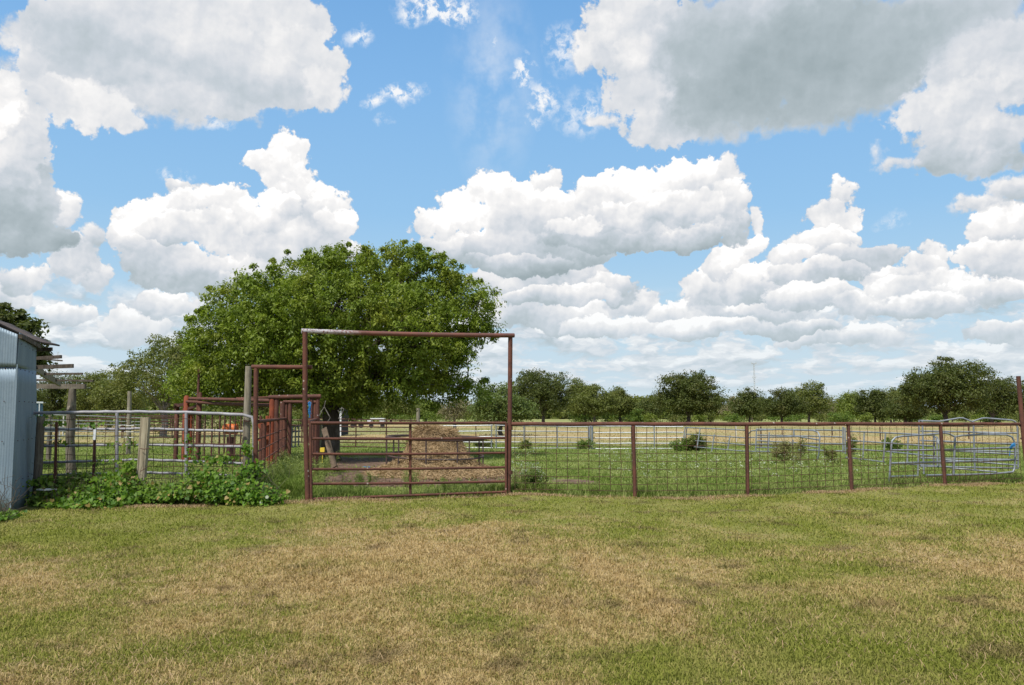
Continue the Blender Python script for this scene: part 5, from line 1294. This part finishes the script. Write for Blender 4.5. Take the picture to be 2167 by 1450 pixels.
for k, (px, py, hh_) in enumerate(((745, 1046, .3), (860, 1030, .42), (765, 1026, .25), (700, 1050, .2), (990, 1040, .22), (940, 1038, .22))):
    lab = ['green weed clump under the left half of the gate', 'tallest weed standing just left of the gate middle upright', 'small weed on the dirt behind the left half of the gate', 'low weed at the left foot of the gate', 'low weeds under the right half of the gate', 'low weed just right of the gate middle upright'][k]
    c = grd(px, py); weed_stalks('weed', lab, [c, (c[0] + .18, c[1] + .1)], hh_, LEAF_WEED if k % 2 else LEAF_SHRUB, 610 + k, stems=9, leaf=.035, spread=.16)
shrub(1130, 990, 1044, 70, 'dense grass green tuft at the bottom left of the mesh fence', LEAF_SHRUB, 512, name='weed_shrub', Y=17.4, size=.045, nc=40, per=60)
# the white flowering weeds spread through the pen
def flowering():
    g = np.random.default_rng(9); cen = []; fl = []
    spots = [(1300, 975, 60, 14, 50), (1370, 965, 60, 12, 50), (1410, 985, 50, 12, 40), (1270, 960, 30, 8, 20), (1500, 975, 60, 12, 26), (1390, 1010, 60, 10, 26), (1560, 990, 100, 14, 60), (1700, 990, 90, 16, 60), (1830, 1000, 60, 10, 20), (1110, 970, 20, 8, 14), (1900, 990, 80, 10, 20), (1640, 965, 70, 8, 30)]
    for px, py, sx, sy, n in spots:
        for _ in range(int(n * 1.25)):
            x_, y_ = grd(px + g.normal(0, sx * .6), py + g.normal(0, sy * .8) + 8); h = g.uniform(.14, .42)
            if y_ < 17.2: continue
            for j in range(4): cen.append((x_ + g.normal(0, .05), y_ + g.normal(0, .05), h * (j + .5) / 4))
            (fl.append((x_ + g.normal(0, .06), y_, h)) if g.random() < .6 else None)
    cen = np.array(cen); v, q, r_ = leaf_cards(cen, np.full(len(cen), .11), 12, .055, g, .9, aspect=.35)
    o = np_mesh('weeds', v, q, None, LEAF_WEED, r_); tag(o, kind='stuff')
    fl = np.array(fl); v, q, r_ = leaf_cards(fl, np.full(len(fl), .09), 8, .030, g, .5, aspect=.8)
    o = np_mesh('wildflowers', v, q, None, FLOWER, r_); tag(o, kind='stuff')
flowering()

# ------------------------------------------------------------------ vines over the left fence
def vine(name, label, spots, seed, per=1.15, size=.060):
    """heart shaped leaves on running stems; spots (px, py, Y, rx, rz) in photo pixels"""
    g = np.random.default_rng(seed); q0 = P(spots[0][0], 1000, spots[0][2]); t = thing(name, label, 'vine', (q0.x, q0.y, 0)); pos = []
    for px, py, Y, rx, rz, n in spots:
        py = py + rz * .48; rz = rz * .64; c = P(px, py, Y); k = Y / F; n = int(n * per)
        u = g.normal(size=(n, 3)) * np.array([.55 * rx * k, .16 + .1 * rx * k, .5 * rz * k]); pos.append(np.array(c) + u)
    pos = np.concatenate(pos); pos[:, 2] = np.abs(pos[:, 2]) + .02; pos = pos[pos[:, 2] < 1.6]; n = len(pos)
    nn = g.normal(size=(n, 3)) * .55 + np.array([.0, -.65, .6]); nn /= np.linalg.norm(nn, axis=1)[:, None]
    ax = g.normal(size=(n, 3)) * .6 + np.array([0, -.3, -.7]); ax -= nn * (ax * nn).sum(1)[:, None]; ax /= np.linalg.norm(ax, axis=1)[:, None]; bx_ = np.cross(nn, ax)
    s_ = (size * g.uniform(.35, 1.5, n))[:, None]
    # heart leaf: notch, two shoulders, two flanks, tip, folded a little along the midrib
    out = [(-.30, 0, 0), (-.48, .30, .10), (-.12, .50, .12), (.55, 0, 0), (-.12, -.50, .12), (-.48, -.30, .10)]
    v = np.stack([pos + ax * s_ * a + bx_ * s_ * b + nn * s_ * c for a, b, c in out], 1).reshape(-1, 3); b = np.arange(n) * 6
    q = np.concatenate([np.stack([b, b + 1, b + 2, b + 3], 1), np.stack([b, b + 3, b + 4, b + 5], 1)])
    np_mesh('leaf', v, q, None, LEAF_VINE, np.repeat(g.random(n), 6), t)
    mb = MB()
    for _ in range(int(len(spots) * 9)):
        px, py, Y, rx, rz, _n = spots[g.integers(len(spots))]; a = P(px + g.normal(0, rx * .4), min(py + rz, 1050), Y); a.z = 0; pts = [a]
        for j in range(5): pts.append(pts[-1] + Vector((g.normal(0, .10), g.normal(0, .05), abs(g.normal(0, .12)))))
        mb.tube(pts, [.006, .005, .004, .003, .003, .002], 4, cap=False)
    mb.build('stem', BARK, t, sharp=False); return t
vine('vine', 'thick mat of bright green heart leaved vine along the foot of the left wire fence',
     [(110, 1045, 15.0, 40, 26, 520), (150, 1035, 15.0, 50, 34, 900), (190, 1050, 14.8, 50, 26, 800), (230, 1030, 15.0, 50, 36, 1000), (270, 1020, 15.0, 34, 34, 620), (285, 1040, 14.9, 50, 26, 760), (330, 1040, 15.0, 40, 24, 620), (200, 1062, 14.6, 60, 12, 500), (100, 1015, 15.3, 26, 16, 260), (170, 1008, 15.3, 60, 14, 380), (275, 985, 15.1, 12, 26, 130), (240, 1006, 15.2, 40, 12, 240), (120, 1062, 14.6, 30, 10, 120), (370, 1045, 15.0, 34, 14, 360)], 701)
vine('vine', 'vine mound climbing the tall grey post and the narrow gateway leg, with paler leaves',
     [(400, 1030, 15.2, 46, 30, 760), (450, 1020, 15.2, 50, 38, 1100), (490, 1030, 15.1, 46, 36, 900), (430, 1000, 15.3, 36, 20, 380), (520, 1000, 15.4, 24, 44, 620), (530, 1035, 15.0, 40, 34, 900), (555, 1050, 14.9, 30, 18, 420), (524, 940, 15.6, 9, 26, 80), (405, 950, 15.5, 10, 40, 40), (395, 925, 15.5, 12, 14, 14), (540, 985, 15.4, 14, 34, 200), (460, 968, 15.5, 26, 16, 110), (560, 1040, 15.0, 24, 20, 260)], 702)
vine('vine', 'few bright green leaves at the very left edge by the shed wall', [(12, 1090, 13.3, 16, 10, 130), (6, 1100, 12.9, 12, 9, 70)], 703)
def small_vines():
    vine('vine', 'thin vine strands climbing the mesh between shed and split post', [(118, 895, 15.4, 8, 10, 14), (132, 935, 15.4, 8, 8, 12), (195, 900, 15.3, 14, 8, 26), (235, 940, 15.4, 10, 10, 14), (205, 965, 15.3, 8, 20, 22), (275, 935, 15.3, 10, 20, 18), (92, 881, 15.3, 7, 6, 14), (250, 975, 15.3, 14, 10, 22)], 704)
small_vines()
mb = MB()
for px, py in ((566, 1053), (554, 1064)): q = P(px, py, 14.6); mb.tube([q, q + Vector((0, -.03, .01))], [.006, .03], 8)
tag(mb.build('morning_glory_flower', FLOWER), 'two pale lilac flowers low in the vine by the narrow gateway', 'flower')

# ------------------------------------------------------------------ grass
def blades(name, x, y, ln, wd, lean, mat, g, zlift=0.0):
    n = len(x); z = hgt(x, y) + zlift
    a = g.uniform(0, 2 * np.pi, n); L_ = ln; b = np.stack([x, y, z - .004], 1)
    dr = np.stack([np.cos(a), np.sin(a), np.zeros(n)], 1); sd_a = g.uniform(0, 2 * np.pi, n)
    sd = np.stack([np.cos(sd_a), np.sin(sd_a), np.zeros(n)], 1) * (wd / 2)[:, None]
    le = (lean * L_)[:, None]; up = np.array([0, 0, 1.0])
    mid = b + dr * le * .35 + up * (L_ * .62)[:, None]; tip = b + dr * le + up * (L_ * np.clip(1 - .45 * lean, .15, 1))[:, None]
    v = np.stack([b - sd, b + sd, mid - sd * .8, mid + sd * .8, tip], 1).reshape(-1, 3); i0 = np.arange(n) * 5
    return tag(np_mesh(name, v, np.stack([i0, i0 + 1, i0 + 3, i0 + 2], 1), np.stack([i0 + 2, i0 + 3, i0 + 4], 1), mat, np.repeat(g.random(n), 5)), kind='stuff')
def fence_y_np(x): return np.maximum(14.6, 17.0 - .16 * np.maximum(x + .1, 0) + .25 * np.maximum(x - 2.4, 0) + .33 * np.maximum(x - 4.6, 0) - .416 * np.maximum(-.1 - x, 0))
def scatter(n, y0, y1, g, spread=.66, power=2.0):
    """more blades near the camera: even per picture row rather than per metre"""
    u = g.random(n); y = 1 / ((1 - u) / y0 + u / y1) if power == 2 else y0 + (y1 - y0) * u
    x = g.uniform(-1, 1, n) * (y * (spread - .03) + 3.0)      # wider than the view: it holds up a few steps to the side
    return x, y
g = np.random.default_rng(21)
x, y = scatter(900000, 3.9, 21.5, g)
k = (y < fence_y_np(x) + g.normal(0, .12, len(x))) & ~((x < -8.0) & (y > 13.6)); x, y = x[k], y[k]
patch = .5 + .5 * np.sin(x * .9 + 2 * np.sin(y * .7)) * np.cos(y * 1.1 + np.sin(x * 1.7))
ln = (.022 + .030 * g.random(len(x)) ** 2) * (.8 + .5 * patch); ln[g.random(len(x)) < .015] *= 2.0
blades('lawn_grass', x, y, ln, .0035 + .0007 * y * g.uniform(.6, 1.3, len(x)), g.uniform(.2, 1.3, len(x)), BLADE_LAWN, g)
# rough uncut strip along the fence and the pen grass behind
x, y = scatter(500000, 15.0, 46.0, g)
wob = .25 * np.sin(x * 2.1) + .2 * np.sin(x * 5.3 + 1)
fy = fence_y_np(x)
k = (y > fy + g.normal(.05, .10, len(x))) & (y < 46); x, y, fy = x[k], y[k], fy[k]
dd = np.minimum(np.sqrt(((x + 2.3) / 3.2) ** 2 + ((y - 21.8) / 3.5) ** 2), np.minimum(np.sqrt(((x + 5.2) / 2.9) ** 2 + ((y - 28.0) / 4.5) ** 2), np.sqrt(((x - 1.35) / .9) ** 2 + ((y - 20.4) / .8) ** 2) + .2))
dd = dd + .16 * np.sin(x * 2.3 + 1.3 * np.sin(y * 1.9)) + .1 * np.sin(y * 4.1 + x * 3)
k = (dd > .95 + g.normal(0, .08, len(x))) | (g.random(len(x)) < .02); x, y, fy = x[k], y[k], fy[k]
pt = np.clip(.5 + .35 * np.sin(x * 1.7 + 1.5 * np.sin(y * .8)) + .35 * np.sin(y * 1.3 + 1.1 * np.sin(x * 2.2)), 0, 1)
near = np.exp(-((y - fy) / .9) ** 2)
ln = .035 + .085 * g.random(len(x)) ** 1.5 * (.35 + .9 * pt) + near * .09 * g.random(len(x)); tall = g.random(len(x)) < .03 * (pt + near); ln[tall] *= 1.9
blades('pasture_grass', x, y, ln, .005 + .00055 * y * g.uniform(.6, 1.3, len(x)), g.uniform(.15, 1.0, len(x)), BLADE_PASTURE, g)
# long arching grass in the narrow gateway and in a few tufts under the fence
n = 9000; y = 15.9 + 8.5 * g.random(n) ** 1.4; px_ = g.uniform(556, 648, n) + (y - 15.9) * g.uniform(-.5, 1.5, n); x = (px_ - W0 / 2) / F * y
xs, ys = [x], [y]
for fx, wd, nn in ((-.15, .35, 900), (.25, .3, 700), (.7, .25, 400), (1.6, .2, 220), (2.5, .3, 360), (3.3, .2, 200), (5.0, .3, 320), (6.2, .2, 240), (8.4, .35, 360), (9.9, .3, 380), (11.0, .5, 700), (-4.35, .3, 700), (-3.0, .3, 240), (-1.2, .3, 220)):
    xs.append(fx + g.normal(0, wd, nn)); ys.append(fence_y_np(xs[-1]) + .22 + np.abs(g.normal(0, .16, nn)))
x, y = np.concatenate(xs), np.concatenate(ys)
blades('tall_grass', x, y, np.concatenate([g.uniform(.20, .62, n), g.uniform(.10, .34, len(x) - n)]), g.uniform(.007, .014, len(x)), g.uniform(.3, 1.3, len(x)), BLADE_PASTURE, g)
# dry clippings lying along the fence line
x = g.uniform(-6.5, 12.5, 20000); x = x[(np.sin(x * 1.9 + 1) + np.sin(x * 4.3) * .6 + g.normal(0, .5, len(x))) > -.1]; y = fence_y_np(x) + g.normal(-.10, .14, len(x))
blades('dry_clippings', x, y, g.uniform(.03, .09, len(x)), g.uniform(.004, .009, len(x)), g.uniform(.9, 1.8, len(x)), HAY, g)
# straw and clippings lying in the mown grass
x, y = scatter(36000, 3.9, 16.0, g)
k = (y < fence_y_np(x) - .1) & ((np.sin(x * 1.4 + 2 * np.sin(y * .8)) + np.sin(y * 1.9 + x * .6) + g.normal(0, .8, len(x))) > .1) & ~((x < -8.0) & (y > 13.6)); x, y = x[k], y[k]
blades('lawn_straw', x, y, g.uniform(.02, .08, len(x)), g.uniform(.003, .006, len(x)), g.uniform(1.1, 1.9, len(x)), HAY, g, .006)
# seed heads and tufts standing in the dry field
x, y = scatter(16000, 46, 110, g, power=2)
blades('field_grass', x, y, g.uniform(.04, .13, len(x)), .02 + .0006 * y, g.uniform(.1, .8, len(x)), BLADE_PASTURE, g)
# clods on the trodden dirt
cl = MB()
for _ in range(420):
    a = g.uniform(0, 6.28); r_ = math.sqrt(g.random()); cx_, cy_ = -2.3 + 3.1 * r_ * math.cos(a), 21.3 + 3.0 * r_ * math.sin(a); s_ = g.uniform(.015, .055) * (1.6 if g.random() < .1 else 1)
    q = [Vector((cx_ + s_ * g.uniform(.6, 1.5) * math.cos(t_), cy_ + s_ * g.uniform(.6, 1.5) * math.sin(t_), -.01)) for t_ in np.linspace(0, 6.28, 7)[:-1]]
    b = len(cl.v); cl.v += q + [Vector((p_.x * .4 + cx_ * .6, p_.y * .4 + cy_ * .6, s_ * g.uniform(.5, 1.1))) for p_ in q]
    for j in range(6): cl.f.append((b + j, b + (j + 1) % 6, b + 6 + (j + 1) % 6, b + 6 + j))
    cl.f.append(tuple(b + 6 + j for j in range(6)))
tag(cl.build('clods', mat_plain('dirt_clod', (0.13, 0.088, 0.062), .95, 0, .3, 9, spec=.05), smooth=False), kind='stuff')
